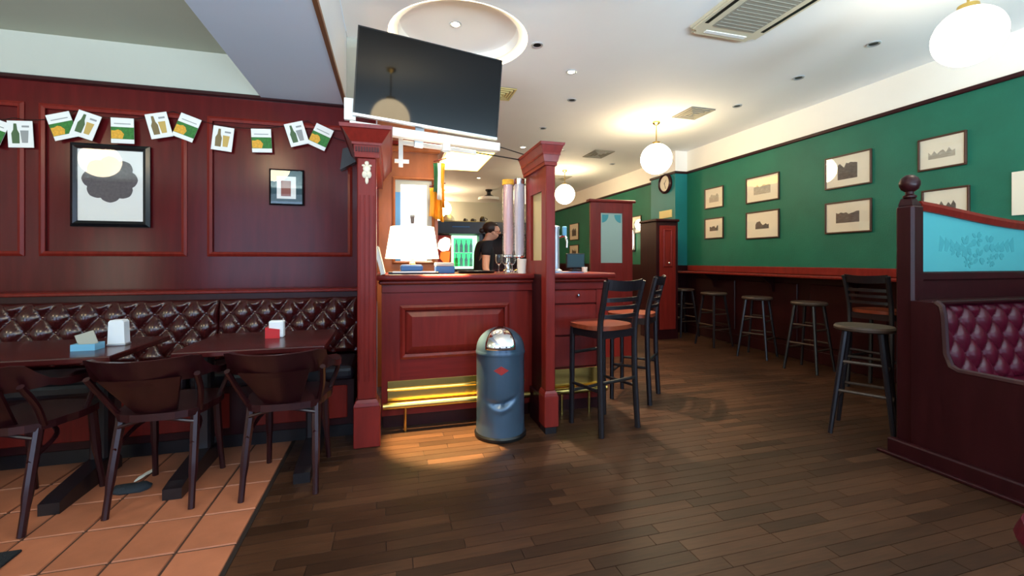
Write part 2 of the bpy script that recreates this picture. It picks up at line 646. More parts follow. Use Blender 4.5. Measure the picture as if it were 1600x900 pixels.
# wall behind the camera with the street windows
bm = bmesh.new()
wins = [(-5.8, -4.8), (-3.75, -1.45), (-0.55, 1.75), (2.45, 4.35)]
xs = [-6.4] + [v for w in wins for v in w] + [WR + .2]
for k in range(0, len(xs), 2):
    box(bm, xs[k], xs[k + 1], -3.1, -3.0, 0, CH + .1)
for a, b_ in wins:
    box(bm, a, b_, -3.1, -3.0, 0, .35)
    box(bm, a, b_, -3.1, -3.0, 1.9 if b_ < -4 else 2.7, CH + .1)
struct('wall_front', bm, 'mahogany_dark')
for k, (a, b_) in enumerate(wins):
    bm = bmesh.new()
    for x in (a, (a + b_) / 2 - .02, b_ - .04):
        box(bm, x, x + .04, -3.08, -3.02, .35, 1.9 if k == 0 else 2.7)
    for z in (.35, 1.86 if k == 0 else 2.66):
        box(bm, a, b_, -3.08, -3.02, z, z + .04)
    struct('window_%d' % (k + 1), bm, 'mahogany_dark')

# pilaster on the green wall
bm = bmesh.new()
box(bm, 4.57, WR, 6.25, 6.95, 0, 1.12)
pil = struct('pilaster', bm, 'mahogany_dark')
bx('pilaster_face', 'teal_paint', pil, 4.57, WR, 6.25, 6.95, 1.12, 2.665)
bx('pilaster_head', 'white_paint', pil, 4.57, WR, 6.25, 6.95, 2.665, CH)
bx('pilaster_rail', 'mahogany_dark', pil, 4.55, WR, 6.23, 6.97, 2.65, 2.69, bev=.005)

# wall behind the bar that carries the poster, and the bar's blind side wall
bm = bmesh.new()
box(bm, -0.12, 0.45, 4.32, 4.5, 0, CH)
pw = struct('wall_bar', bm, 'orange_wood')
bx('cornice', 'orange_wood', pw, -0.0, 0.47, 4.27, 4.33, 2.24, 2.30, bev=.012)
bx('cornice', 'mahogany', pw, -0.0, 0.475, 4.25, 4.33, 2.30, 2.335, bev=.006)
bm = bmesh.new()
box(bm, 0.30, 0.45, 4.5, FAR, 0, CH)
struct('wall_bar.001', bm, 'orange_wood')

# ================================================================== BANQUETTE
LED = 0.985


def tufted(bm, x0, x1, z0, z1, yfront, depth, px, pz, lean=0.0, xo=0.0, nx=None, edge=0.04):
    """diamond-buttoned pad facing -y; lean moves the foot forward"""
    nx = nx or int((x1 - x0) / px * 14)
    nz = int((z1 - z0) / pz * 12) + 2
    G_ = []
    for j in range(nz + 1):
        z = z0 + (z1 - z0) * j / nz
        rowv = []
        for i in range(nx + 1):
            x = x0 + (x1 - x0) * i / nx
            a = (x - xo) / px + (z - z1) / (2 * pz) * 1.0
            b_ = (x - xo) / px - (z - z1) / (2 * pz) * 1.0
            h = (abs(math.sin(PI * a)) * abs(math.sin(PI * b_))) ** 0.42
            ed = min(1, (x - x0) / edge, (x1 - x) / edge, (z1 - z) / edge, (z - z0) / edge)
            h *= max(0, ed) ** .5
            yy = yfront - depth * h - lean * (1 - (z - z0) / (z1 - z0))
            rowv.append(bm.verts.new((x, yy, z)))
        G_.append(rowv)
    for j in range(nz):
        for i in range(nx):
            bm.faces.new((G_[j][i], G_[j][i + 1], G_[j + 1][i + 1], G_[j + 1][i]))
    # back and rim
    back = [[bm.verts.new((x, yfront + .05, z)) for x in (x0, x1)] for z in (z0, z1)]
    bm.faces.new((back[0][1], back[0][0], back[1][0], back[1][1]))
    bm.faces.new([back[0][0], back[0][1]] + [v for v in G_[0][::-1]])
    bm.faces.new([back[1][1], back[1][0]] + [v for v in G_[-1]])
    bm.faces.new([back[1][0], back[0][0]] + [r[0] for r in G_])
    bm.faces.new([back[0][1], back[1][1]] + [r[-1] for r in G_[::-1]])


def buttons(bm, x0, x1, z0, z1, yfront, px, pz, lean, xo, r=.011):
    k = 0
    while True:
        z = z1 - k * pz
        k += 1
        if z < z0 + .03:
            break
        if z > z1 - .03:
            continue
        i = math.floor((x0 - xo) / px) - 1
        while True:
            i += 1
            x = xo + (i + (0.5 if (k - 1) % 2 else 0)) * px
            if x > x1 - .03:
                break
            if x < x0 + .03:
                continue
            yy = yfront - lean * (1 - (z - z0) / (z1 - z0))
            sphere(bm, (x, yy - .004, z), r, 8, 5)


bq = thing('banquette', 'long oxblood buttoned leather bench seat along the panelled wall', 'bench', (-2, 3.4, 0))
bx('ledge', 'mahogany', bq, -5.9, -.23, 3.59, WB - .02, LED - .025, LED, bev=.006)
bx('back_rail', 'mahogany_dark', bq, -5.9, -.23, 3.605, WB - .02, LED - .07, LED - .025)
px_, pz_ = 0.155, 0.098
for x0, x1 in ((-4.4, -1.193), (-1.187, -.235)):
    bm = bmesh.new()
    tufted(bm, x0, x1, .5, LED - .065, 3.60, .055, px_, pz_, .06, -1.19)
    p = obj('back_cushion', bm, 'oxblood_leather', bq, smooth=True, angle=80)
    bm = bmesh.new()
    buttons(bm, x0, x1, .5, LED - .065, 3.60, px_, pz_, .06, -1.19)
    q = obj('buttons', bm, 'oxblood_leather', p, smooth=True)
    q['kind'] = 'stuff'
for x0, x1 in ((-4.4, -2.6), (-2.59, -1.2), (-1.19, -.235)):
    bx('seat_cushion', 'black_leather', bq, x0, x1, 3.08, 3.52, .4, .5, bev=.035, seg=3)
bx('seat_base', 'mahogany_dark', bq, -5.9, -.235, 3.14, 3.78, .09, .4, bev=.005)
for k in range(6):
    x0 = -4.4 + k * .7
    bx('base_panel', 'mahogany', bq, x0 + .05, x0 + .62, 3.128, 3.14, .14, .36, bev=.006)
bx('plinth', 'black_wood', bq, -5.9, -.235, 3.18, 3.78, 0, .09)

# ================================================================== TABLES
TF, TBK, TZ = 2.48, 3.07, 0.75


def make_table(x0, x1, feet, label):
    t = thing('pub_table', label, 'table', ((x0 + x1) / 2, (TF + TBK) / 2, 0), 0, 'dark pub tables in front of the bench')
    bx('tabletop', 'table_wood', t, x0, x1, TF, TBK, TZ - .03, TZ, bev=.006, seg=2)
    for fx in feet:
        bm = bmesh.new()
        box(bm, fx - .042, fx + .042, 2.915, 3.0, .08, TZ - .08, bev=.012)
        obj('pedestal', bm, 'black_wood', t)
        bm = bmesh.new()
        prism(bm, [(2.56, 0), (2.56, .055), (2.62, .07), (2.84, .10), (2.92, .11), (3.02, .10), (3.05, .07), (3.06, .055), (3.06, 0)], fx - .042, fx + .042, 'x')
        obj('foot', bm, 'black_wood', t)
        bx('cross_bearer', 'black_wood', t, fx - .04, fx + .04, 2.78, 3.02, TZ - .08, TZ - .03)
    return t


make_table(-2.36, -1.272, (-2.2, -1.55), 'dark wooden pub table holding the pale blue tray and white napkins')
make_table(-1.03, -.335, (-1.055, -.46), 'dark reddish pub table holding the red and white box')

# ================================================================== BENTWOOD ARMCHAIRS


def make_chair(label):
    t = thing('bentwood_armchair', label, 'chair', (0, 0, 0), 0, 'bentwood armchairs at the tables')
    W = dict(world=False)
    bm = bmesh.new()
    pts = []
    for k in range(28):
        a = 2 * PI * k / 28
        cx, sy = math.cos(a), math.sin(a)
        r = .21 / (abs(cx) ** 3.2 + abs(sy) ** 3.2) ** (1 / 3.2)
        pts.append((r * cx * (1 if sy > -.2 else .94), r * sy))
    prism(bm, pts, .43, .465, 'z')
    obj('seat', bm, 'chair_wood', t, **W)
    for sx in (-1, 1):
        bm = bmesh.new()
        tube(bm, curve_pts([(sx * .155, -.14, .44), (sx * .165, -.19, .22), (sx * .172, -.235, 0)], 4), [.021] * 3 + [.020] * 3 + [.015] * 3, 8)
        obj('leg', bm, 'chair_wood', t, smooth=True, **W)
        bm = bmesh.new()
        tube(bm, curve_pts([(sx * .15, .15, .44), (sx * .155, .17, .22), (sx * .165, .2, 0)], 4), [.020] * 5 + [.015] * 4, 8)
        obj('leg', bm, 'chair_wood', t, smooth=True, **W)
        bm = bmesh.new()
        tube(bm, curve_pts([(sx * .17, -.13, .45), (sx * .2, -.2, .56), (sx * .215, -.285, .665)], 5), .014, 8)
        obj('back_post', bm, 'chair_wood', t, smooth=True, **W)
        bm = bmesh.new()
        tube(bm, curve_pts([(sx * .19, .06, .455), (sx * .235, .05, .57), (sx * .245, -.02, .64)], 5), .012, 8)
        obj('arm_support', bm, 'chair_wood', t, smooth=True, **W)
    # bent crest rail running on into the arms
    bm = bmesh.new()
    n = 28
    rings = []
    for k in range(n + 1):
        u = -1 + 2 * k / n
        a = u * R(125)
        x = .235 * math.sin(a) * (1 + .08 * abs(u))
        yb = -.06 - .30 * math.cos(a) if abs(u) < .72 else None
        y = -.11 - .24 * math.cos(a)
        au = abs(u)
        hh = .062 if au < .42 else .062 + (.016 - .062) * min(1, (au - .42) / .13)
        zc = .69 - .045 * min(1, max(0, (au - .38)) / .3) + (.008 * (au / .42) ** 2 if au < .42 else .008 * max(0, 1 - (au - .42) / .2))
        th = .012 if au < .5 else .012 + .016 * min(1, (au - .5) / .3)
        nx_, ny_ = math.sin(a), -math.cos(a)
        lean = .035
        rings.append([bm.verts.new((x + nx_ * (o_ * th + lean * (zz / .062 if au < .5 else 0)), y + ny_ * (o_ * th + lean * (zz / .062 if au < .5 else 0)), zc + zz))
                      for o_, zz in ((-1, -hh), (1, -hh), (1, hh), (-1, hh))])
    for A, B in zip(rings, rings[1:]):
        for k in range(4):
            bm.faces.new((A[k], A[(k + 1) % 4], B[(k + 1) % 4], B[k]))
    bm.faces.new(rings[0][::-1])
    bm.faces.new(rings[-1])
    bmesh.ops.bevel(bm, geom=[e_ for e_ in bm.edges if e_.calc_face_angle(0) > 1.0], offset=.005, segments=2, affect='EDGES')
    obj('crest_rail', bm, 'chair_wood', t, smooth=True, **W)
    # back panel, curved
    bm = bmesh.new()
    rings = []
    for j in range(5):
        v = j / 4
        wv = .085 + .075 * v
        zc = .46 + .20 * v
        yc = -.17 - .15 * v
        rings.append([[bm.verts.new((wv * s_, yc - .02 + .03 * s_ * s_ + d_, zc)) for s_ in (-1, -.6, -.2, .2, .6, 1)] for d_ in (-.007, .007)])
    for A, B in zip(rings, rings[1:]):
        for d_ in (0, 1):
            for k in range(5):
                bm.faces.new((A[d_][k], A[d_][k + 1], B[d_][k + 1], B[d_][k]))
        for k in (0, 5):
            bm.faces.new((A[0][k], A[1][k], B[1][k], B[0][k]))
    obj('back_splat', bm, 'chair_wood', t, smooth=True, **W)
    bm = bmesh.new()
    tube(bm, curve_pts([(-.16, -.19, .30), (-.13, -.02, .37), (0, .04, .40), (.13, -.02, .37), (.16, -.19, .30)], 5), .010, 7)
    obj('hoop_brace', bm, 'chair_wood', t, smooth=True, **W)
    bm = bmesh.new()
    tube(bm, curve_pts([(-.155, -.165, .40), (0, -.2, .44), (.155, -.165, .40)], 5), .009, 7)
    obj('rear_brace', bm, 'chair_wood', t, smooth=True, **W)
    return t


ch = make_chair('dark bentwood armchair in front of the gap between the two tables')
ch.location = (-1.10, 2.68, 0)
dup(ch, (-.535, 2.67, 0), R(-2), 'dark bentwood armchair pushed up to the table with the red and white box')
dup(ch, (-1.67, 2.65, 0), R(-10), 'dark bentwood armchair cut off by the left edge, at the table with napkins')

# things on the tables
o = thing('napkin_tray', 'pale blue tray with a grey menu card on the left table', 'tray', (-1.475, 2.70, TZ))
bm = bmesh.new()
box(bm, -.05, .05, -.04, .04, 0, .008)
for d in ((-.05, .05, -.04, -.034, .008, .032), (-.05, .05, .034, .04, .008, .032), (-.05, -.044, -.034, .034, .008, .032), (.044, .05, -.034, .034, .008, .032)):
    box(bm, *d)
obj('tray_body', bm, 'light_blue', o, world=False)
bm = bmesh.new()
box(bm, -.035, .045, -.003, .003, .01, .085, M=Matrix.Translation((0, .01, 0)) @ Matrix.Rotation(R(-18), 4, 'Y'))
obj('menu_card', bm, 'grey_plastic', o, world=False)
o = thing('napkin_holder', 'white stack of paper napkins standing on the left table', 'napkins', (-1.392, 2.795, TZ))
bm = bmesh.new()
box(bm, -.042, .042, -.03, .03, 0, .012, bev=.003)
obj('holder_base', bm, 'steel', o, world=False)
for k in range(7):
    bm = bmesh.new()
    pr_ = [(-.038, .012), (.038, .012), (.034, .125), (.026, .135), (-.026, .135), (-.034, .125)]
    prism(bm, pr_, -.026 + k * .0075, -.026 + k * .0075 + .006)
    obj('napkin', bm, 'napkin', o, world=False)
o = thing('sauce_box', 'small red box with white cards on the right table', 'box', (-.655, 2.83, TZ))
bm = bmesh.new()
prism(bm, [(-.04, 0), (.035, 0), (.035, .05), (-.04, .062)], -.035, .035)
obj('box_body', bm, 'red_plastic', o, world=False)
bm = bmesh.new()
box(bm, -.025, .052, -.025, .03, .0, .098, bev=.006)
obj('white_cards', bm, 'napkin', o, world=False)

# ================================================================== PICTURES ON THE PANELLED WALL
o = thing('framed_print', 'large black framed print of a grey rosette on white', 'picture', (-1.925, SF, 1.735))
x0, x1, z0, z1 = -.236, .236, -.295, .295
frame_moulding('frame', x0, x1, z0, z1, 0, .042, .028, 'black_frame', o, False)
bx('mount', 'white_card', o, x0 + .03, x1 - .03, -.012, 0, z0 + .03, z1 - .03, world=False)
bm = bmesh.new()
pts = []
for k in range(64):
    a = 2 * PI * k / 64
    r = .150 + .017 * abs(math.cos(4 * a)) ** .6 - .006 * abs(math.sin(4 * a))
    pts.append((r * math.sin(a) - .005, r * math.cos(a) + .045))
prism(bm, pts, -.0145, -.012)
rs = obj('rosette', bm, 'grey_print', o, world=False)
bx('glass_pane', 'picture_glass', o, x0 + .036, x1 - .036, -.019, -.017, z0 + .036, z1 - .036, world=False)

o = thing('framed_print', 'small teal mounted framed print with a red motif', 'picture', (-.785, SF, 1.775))
frame_moulding('frame', -.125, .125, -.142, .142, 0, .014, .02, 'black_frame', o, False)
bx('mount', 'teal_mat', o, -.118, .118, -.01, 0, -.135, .135, world=False)
bx('print_sheet', 'white_card', o, -.07, .066, -.0125, -.01, -.09, .085, world=False)
bx('print_motif', 'red_print', o, -.04, .03, -.014, -.0125, -.07, .05, world=False)
bx('glass_pane', 'picture_glass', o, -.112, .112, -.017, -.015, -.13, .13, world=False)

# ================================================================== CARD BUNTING
bm = bmesh.new()
pins = [(-2.75, 2.17), (-2.47, 2.17), (-2.12, 2.25), (-1.545, 2.30), (-.63, 2.31), (-.30, 2.16)]
string_pts = []
for (a, za), (b_, zb) in zip(pins, pins[1:]):
    for k in range(8):
        t = k / 8
        string_pts.append((a + (b_ - a) * t, WB - .038, za + (zb - za) * t - .10 * (b_ - a) * 4 * t * (1 - t)))
string_pts.append((pins[-1][0], WB - .038, pins[-1][1]))
tube(bm, string_pts, .0025, 5)
tag(obj('bunting_string', bm, 'black_plastic'), 'dark string of the beer card bunting across the panelled wall', 'string')


def make_bottle_card(dark, gold):
    t = thing('bunting_card', '', 'card', (0, 0, 0), 0, 'beer cards hung as bunting')
    bx('card', 'white_card', t, -.083, .083, -.002, .002, -.108, .108, world=False)
    bm = bmesh.new()
    prism(bm, [(-.055, -.075), (-.008, -.075), (-.006, .005), (-.018, .035), (-.022, .085), (-.04, .085), (-.044, .035), (-.058, .005)], -.0034, -.002)
    obj('printed_bottle', bm, dark, t, world=False)
    bm = bmesh.new()
    prism(bm, [(.008, -.07), (.046, -.07), (.055, .03), (.0, .03)], -.0034, -.002)
    obj('printed_glass', bm, gold, t, world=False)
    bm = bmesh.new()
    box(bm, .012, .06, -.0032, -.002, .055, .07)
    obj('printed_caption', bm, 'card_grey', t, world=False)
    return t


def make_green_card():
    t = thing('bunting_card', '', 'card', (0, 0, 0), 0, 'beer cards hung as bunting')
    bx('card', 'white_card', t, -.083, .083, -.002, .002, -.108, .108, world=False)
    bx('printed_field', 'card_green', t, -.083, .083, -.0030, -.002, -.072, .03, world=False)
    bm = bmesh.new()
    prism(bm, [(-.08, -.07), (.0, -.07), (.012, -.03), (-.01, .0), (-.03, .008), (-.055, -.002), (-.08, .0)], -.0036, -.003)
    obj('printed_hops', bm, 'card_yellow', t, world=False)
    bx('printed_title', 'card_grey', t, -.06, .06, -.0032, -.002, .055, .062, world=False)
    return t


A1 = make_bottle_card('bottle_green', 'card_grey')
A2 = make_bottle_card('bottle_brown', 'beer_gold')
A3 = make_bottle_card('bottle_green', 'beer_gold')
B1 = make_green_card()
cards = [
    (B1, -2.53, 2.045, -20, 'green beer card cut off by the left edge of the picture'),
    (A1, -2.395, 2.04, 3, 'upright white bottle card, leftmost whole one of the bunting'),
    (B1, -2.17, 2.115, 18, 'tilted green card half under a white card, above the rosette print'),
    (A3, -2.035, 2.13, -18, 'tilted white bottle card overlapping a green one, above the rosette print'),
    (B1, -1.825, 2.11, 1, 'upright green card between two overlapping pairs of cards'),
    (A2, -1.605, 2.165, 14, 'tilted white card with brown bottle, left of a green card'),
    (B1, -1.435, 2.165, -20, 'tilted green card right of a white card with brown bottle'),
    (A2, -1.205, 2.10, -6, 'white card with brown bottle and beer glass, hanging alone'),
    (B1, -.945, 2.105, 3, 'nearly upright green card above the small teal print'),
    (A1, -.70, 2.175, 17, 'tilted white card with green bottle, near the column'),
    (B1, -.53, 2.165, -23, 'tilted green card nearest to the column'),
]
used = set()
for k, (p, x, z, a, lab) in enumerate(cards):
    yy = WB - .044 - (.005 if k in (3, 5, 9) else 0)
    if p.name in used:
        o = dup(p, (x * 1.013 - (.015 if k == 0 else 0), yy, z + .02), 0, lab)
    else:
        used.add(p.name)
        o = p
        o.location = (x * 1.013 - (.015 if k == 0 else 0), yy, z + .02)
        o['label'] = lab
    o.rotation_euler = (0, R(-a), 0)
    o.scale = (.83, 1, .84)

# ================================================================== BAR COUNTER
bar = thing('bar_counter', 'mahogany bar counter with raised panel and brass foot rail', 'bar', (.8, 3.3, 0))
BF = 3.20
bx('carcass', 'mahogany', bar, -.06, 1.66, BF + .02, 3.75, .1, 1.03)
bx('plinth', 'mahogany_dark', bar, -.05, 1.64, BF + .05, 3.7, 0, .1)
bm = bmesh.new()
box(bm, -.11, 1.74, BF - .07, 3.8, 1.06, 1.10, bev=.012, seg=3)
obj('counter_top', bm, 'mahogany_h', bar, smooth=True)
bx('top_moulding', 'mahogany', bar, -.08, 1.69, BF - .04, 3.78, 1.03, 1.06, bev=.01)
bx('frieze_rail', 'mahogany_h', bar, -.06, 1.67, BF - .012, BF + .02, .97, 1.03, bev=.004)
# stiles and rails round the big panel
for d in ((-.06, .065, .10, .97), (.87, 1.02, .10, .97), (1.10, 1.22, .10, .97), (1.60, 1.67, .10, .97)):
    bx('stile', 'mahogany', bar, d[0], d[1], BF, BF + .02, d[2], d[3])
bx('rail', 'mahogany_h', bar, .065, .87, BF, BF + .02, .88, .97)
bx('rail', 'mahogany_h', bar, .065, .87, BF, BF + .02, .10, .495)
bx('rail', 'mahogany_h', bar, 1.22, 1.60, BF, BF + .02, .10, .35)
frame_moulding('panel_moulding', .065, .87, .495, .88, BF, .035, .018, 'mahogany', bar)
bm = bmesh.new()
a = [(.10, .53), (.835, .53), (.835, .845), (.10, .845)]
q = [(.15, .58), (.785, .58), (.785, .795), (.15, .795)]
r0 = [bm.verts.new((p[0], BF + .018, p[1])) for p in a]
r1 = [bm.verts.new((p[0], BF - .004, p[1])) for p in q]
bm.faces.new(r1)
for k in range(4):
    bm.faces.new((r0[k], r0[(k + 1) % 4], r1[(k + 1) % 4], r1[k]))
obj('raised_panel', bm, 'mahogany', bar)
for z0, z1, knob in ((.86, .965, True), (.61, .85, False), (.36, .60, False)):
    d = bx('drawer', 'red_wood', bar, 1.225, 1.595, BF - .012, BF + .02, z0, z1, bev=.006)
    if knob:
        bm = bmesh.new()
        lathe(bm, [(.006, 0), (.006, .012), (.013, .018), (.014, .026), (.008, .032), (0, .033)], 14, M=Matrix.Translation((1.43, BF - .012, .925)) @ Matrix.Rotation(R(90), 4, 'X'))
        obj('knob', bm, 'chrome', d, smooth=True)
# brass kick plate and foot rail
bm = bmesh.new()
box(bm, -.02, .99, BF - .006, BF, .20, .345, bev=.002)
tube(bm, [(-.02, BF - .008, .285), (.99, BF - .008, .285)], .012, 8)
obj('kick_plate', bm, 'brass', bar, smooth=True)
bx('kick_plate', 'brass', bar, 1.10, 1.64, BF - .006, BF, .20, .345, bev=.002)
for x0, x1 in ((-.05, 1.015), (1.13, 1.66)):
    bm = bmesh.new()
    tube(bm, [(x0, BF - .055, .185), (x1, BF - .055, .185)], .024, 14)
    rl = obj('foot_rail', bm, 'brass', bar, smooth=True)
    for x in (x0 + .15, x1 - .15):
        bm = bmesh.new()
        tube(bm, [(x, BF - .055, .185), (x, BF + .0, .185)], .012, 8)
        tube(bm, [(x, BF - .055, .185), (x, BF - .055, 0)], .011, 8)
        obj('rail_bracket', bm, 'brass', rl, smooth=True)


# ================================================================== COLUMNS AND SIDE SCREENS OF THE BAR
def cornice_bm(bm, x0, x1, y0, y1, z0, steps):
    """stepped crown: list of (rise, overhang)"""
    z = z0
    for rise, o0, o1 in steps:
        a = [(x0 - o0, y0 - o0), (x1 + o0, y0 - o0), (x1 + o0, y1 + o0 * .2), (x0 - o0, y1 + o0 * .2)]
        b2 = [(x0 - o1, y0 - o1), (x1 + o1, y0 - o1), (x1 + o1, y1 + o1 * .2), (x0 - o1, y1 + o1 * .2)]
        va = [bm.verts.new((p[0], p[1], z)) for p in a]
        vb = [bm.verts.new((p[0], p[1], z + rise)) for p in b2]
        bm.faces.new(va[::-1])
        bm.faces.new(vb)
        for k in range(4):
            bm.faces.new((va[k], va[(k + 1) % 4], vb[(k + 1) % 4], vb[k]))
        z += rise
    return z


CROWN = [(.028, .015, .015), (.05, .018, .02), (.014, .03, .034), (.075, .034, .085), (.022, .095, .1)]
col = thing('bar_column', 'left mahogany bar column with white ornament and long side screen', 'column', (-.145, 2.95, 0))
bx('base_block', 'red_wood', col, -.228, -.062, 2.93, 3.09, 0, .265, bev=.006)
bm = bmesh.new()
cornice_bm(bm, -.205, -.088, 2.948, 3.07, .265, [(.02, .02, .016), (.02, .012, .002)])
obj('base_moulding', bm, 'red_wood', col)
sh = bx('shaft', 'mahogany', col, -.205, -.088, 2.948, 3.07, .305, 1.86, bev=.006)
bm = bmesh.new()
for k in range(4):
    x = -.19 + k * .029
    tube(bm, [(x, 2.949, .42), (x, 2.949, 1.62)], .005, 6)
obj('reeding', bm, 'mahogany', sh, smooth=True)
bm = bmesh.new()
cornice_bm(bm, -.205, -.085, 2.948, 4.2, 1.86, CROWN)
cr = obj('crown', bm, 'mahogany', col)
bm = bmesh.new()
for k in range(9):
    box(bm, -.213 + k * .0165, -.205 + k * .0165, 2.92, 2.932, 1.895, 1.925)
obj('dentils', bm, 'mahogany_dark', cr)
bm = bmesh.new()
c0 = Vector((-.146, 2.944, 1.78))
sphere(bm, c0 + Vector((0, 0, .045)), .014, 10, 8, (1, .6, 1))
sphere(bm, c0 + Vector((0, 0, .01)), .024, 12, 8, (1, .5, 1.1))
for s_ in (-1, 1):
    sphere(bm, c0 + Vector((s_ * .014, 0, -.028)), .016, 10, 6, (1, .5, 1.5))
    sphere(bm, c0 + Vector((s_ * .02, 0, .03)), .009, 8, 6, (1.2, .5, .8))
sphere(bm, c0 + Vector((0, 0, -.065)), .011, 10, 8, (1, .5, 2.2))
obj('carved_ornament', bm, 'bone', col, smooth=True)
# side screen running back from the left column
bx('side_panel', 'mahogany', col, -.165, -.125, 3.07, 4.3, 0, 1.2)
bx('side_post', 'mahogany', col, -.185, -.105, 4.14, 4.3, 1.2, 1.86)
bx('side_rail', 'mahogany', col, -.17, -.12, 3.07, 4.14, 1.76, 1.86)
bx('side_pane', 'amber_glass', col, -.15, -.14, 3.07, 4.14, 1.2, 1.76)

col2 = thing('bar_column', 'right mahogany bar column with narrow glazed screen, beside the bin', 'column', (1.07, 2.9, 0))
bx('base_block', 'red_wood', col2, 1.022, 1.126, 2.82, 2.95, .045, .26, bev=.006)
bx('shoe_block', 'black_wood', col2, 1.03, 1.11, 2.83, 2.94, 0, .045)
bm = bmesh.new()
cornice_bm(bm, 1.035, 1.105, 2.835, 2.94, .26, [(.02, .014, .01), (.015, .008, .001)])
obj('base_moulding', bm, 'red_wood', col2)
bx('shaft', 'mahogany', col2, 1.035, 1.105, 2.835, 2.93, .295, 1.86, bev=.005)
bx('lower_panel', 'mahogany_dark', col2, 1.05, 1.09, 2.93, BF - .015, .0, 1.15)
bx('lower_skirting', 'mahogany_dark', col2, 1.03, 1.11, 2.95, BF - .015, .0, .24, bev=.006)
bx('screen_stile', 'mahogany', col2, 1.045, 1.095, 3.20, 3.32, 1.10, 1.86)
bx('screen_rail', 'mahogany', col2, 1.045, 1.095, 2.93, 3.20, 1.70, 1.86)
bx('screen_rail', 'mahogany', col2, 1.045, 1.095, 2.93, 3.20, 1.10, 1.20)
bx('screen_pane', 'amber_glass', col2, 1.065, 1.075, 2.93, 3.20, 1.20, 1.70)
bm = bmesh.new()
cornice_bm(bm, 1.03, 1.11, 2.835, 3.33, 1.86, [(.025, .006, .006), (.045, .01, .02), (.014, .024, .024), (.05, .024, .042), (.018, .046, .05)])
obj('crown', bm, 'mahogany', col2)

# ================================================================== PEDAL BIN
bn = thing('pedal_bin', 'blue grey metal push bin with chrome flap and dented front', 'bin', (.735, 2.93, 0))
toC = math.atan2(-2.93, -.735)
Rb = .165


def bin_r(z):
    return Rb + .008 * max(0, 1 - z / .1)


bm = bmesh.new()
lathe(bm, [(.165, 0), (.178, .004), (.180, .022), (.172, .034)], 40)
obj('base_ring', bm, 'black_plastic', bn, smooth=True, world=False)
bm = bmesh.new()
NA, NZ = 72, 44
rings = []
for j in range(NZ + 1):
    z = .03 + (.565 - .03) * j / NZ
    rg = []
    for k in range(NA):
        a = 2 * PI * k / NA
        r = bin_r(z)
        da = (a - toC + PI) % (2 * PI) - PI
        s_ = da * Rb   # + is towards the right as seen from the front
        # crease running up to the right, with a smile-shaped fold
        zc = .245 + 1.9 * (s_ - .01) ** 2 + .25 * max(0, s_)
        g1 = math.exp(-((z - zc) / .014) ** 2) * math.exp(-((s_ - .02) / .085) ** 2)
        zc2 = zc - .04
        g2 = math.exp(-((z - zc2) / .016) ** 2) * math.exp(-((s_ - .02) / .06) ** 2)
        g3 = math.exp(-((z - .22) / .07) ** 2) * math.exp(-((s_ - .0) / .07) ** 2)
        r += -.026 * g1 + .010 * g2 - .008 * g3
        rg.append(bm.verts.new((r * math.cos(a), r * math.sin(a), z)))
    rings.append(rg)
for A, B in zip(rings, rings[1:]):
    for k in range(NA):
        bm.faces.new((A[k], A[(k + 1) % NA], B[(k + 1) % NA], B[k]))
bm.faces.new(rings[0][::-1])
bm.faces.new(rings[-1])
obj('body', bm, 'bin_metal', bn, smooth=True, world=False, angle=60)
bm = bmesh.new()
prof = [(Rb + .004, .562), (Rb + .006, .575), (Rb + .002, .59)]
for k in range(11):
    t = k / 10 * PI / 2
    prof.append(((Rb + .002) * math.cos(t), .59 + .15 * math.sin(t)))
prof[-1] = (0, .74)
lathe(bm, prof, 40)
obj('dome_lid', bm, 'bin_metal', bn, smooth=True, world=False, angle=60)
bm = bmesh.new()
prof = []
for k in range(10):
    t = (.06 + .80 * k / 9) * PI / 2
    prof.append(((Rb + .007) * math.cos(t), .595 + .151 * math.sin(t)))
# flap: narrower towards the top, rounded
rings = []
for (r, z), w in zip(prof, [34, 35.5, 36.5, 37, 37.5, 38, 38, 36, 32, 22]):
    rings.append([bm.verts.new((r * math.cos(toC + R(w) * u), r * math.sin(toC + R(w) * u), z)) for u in [-1 + 2 * i / 14 for i in range(15)]])
for A, B in zip(rings, rings[1:]):
    for k in range(14):
        bm.faces.new((A[k], A[k + 1], B[k + 1], B[k]))
fl_ = obj('push_flap', bm, 'chrome', bn, smooth=True, world=False, angle=80)
sd = fl_.modifiers.new('thick', 'SOLIDIFY')
sd.thickness = .006
sd.offset = 1
bm = bmesh.new()
T = Matrix.Rotation(toC + R(2), 4, 'Z') @ Matrix.Translation((Rb + .001, 0, .475))
vs = [bm.verts.new(T @ Vector((x - yv * yv * 3.2, yv, zv))) for x, yv, zv in [(.003, -.05, 0), (.003, 0, -.03), (.003, .05, 0), (.003, 0, .03)]]
vs2 = [bm.verts.new(T @ Vector((x - yv * yv * 3.2, yv, zv))) for x, yv, zv in [(-.002, -.05, 0), (-.002, 0, -.03), (-.002, .05, 0), (-.002, 0, .03)]]
bm.faces.new((vs[0], vs[1], vs[3]))
bm.faces.new((vs[2], vs[3], vs[1]))
for k in range(4):
    bm.faces.new((vs[k], vs[(k + 1) % 4], vs2[(k + 1) % 4], vs2[k]))
obj('diamond_badge', bm, 'badge_red', bn, world=False)


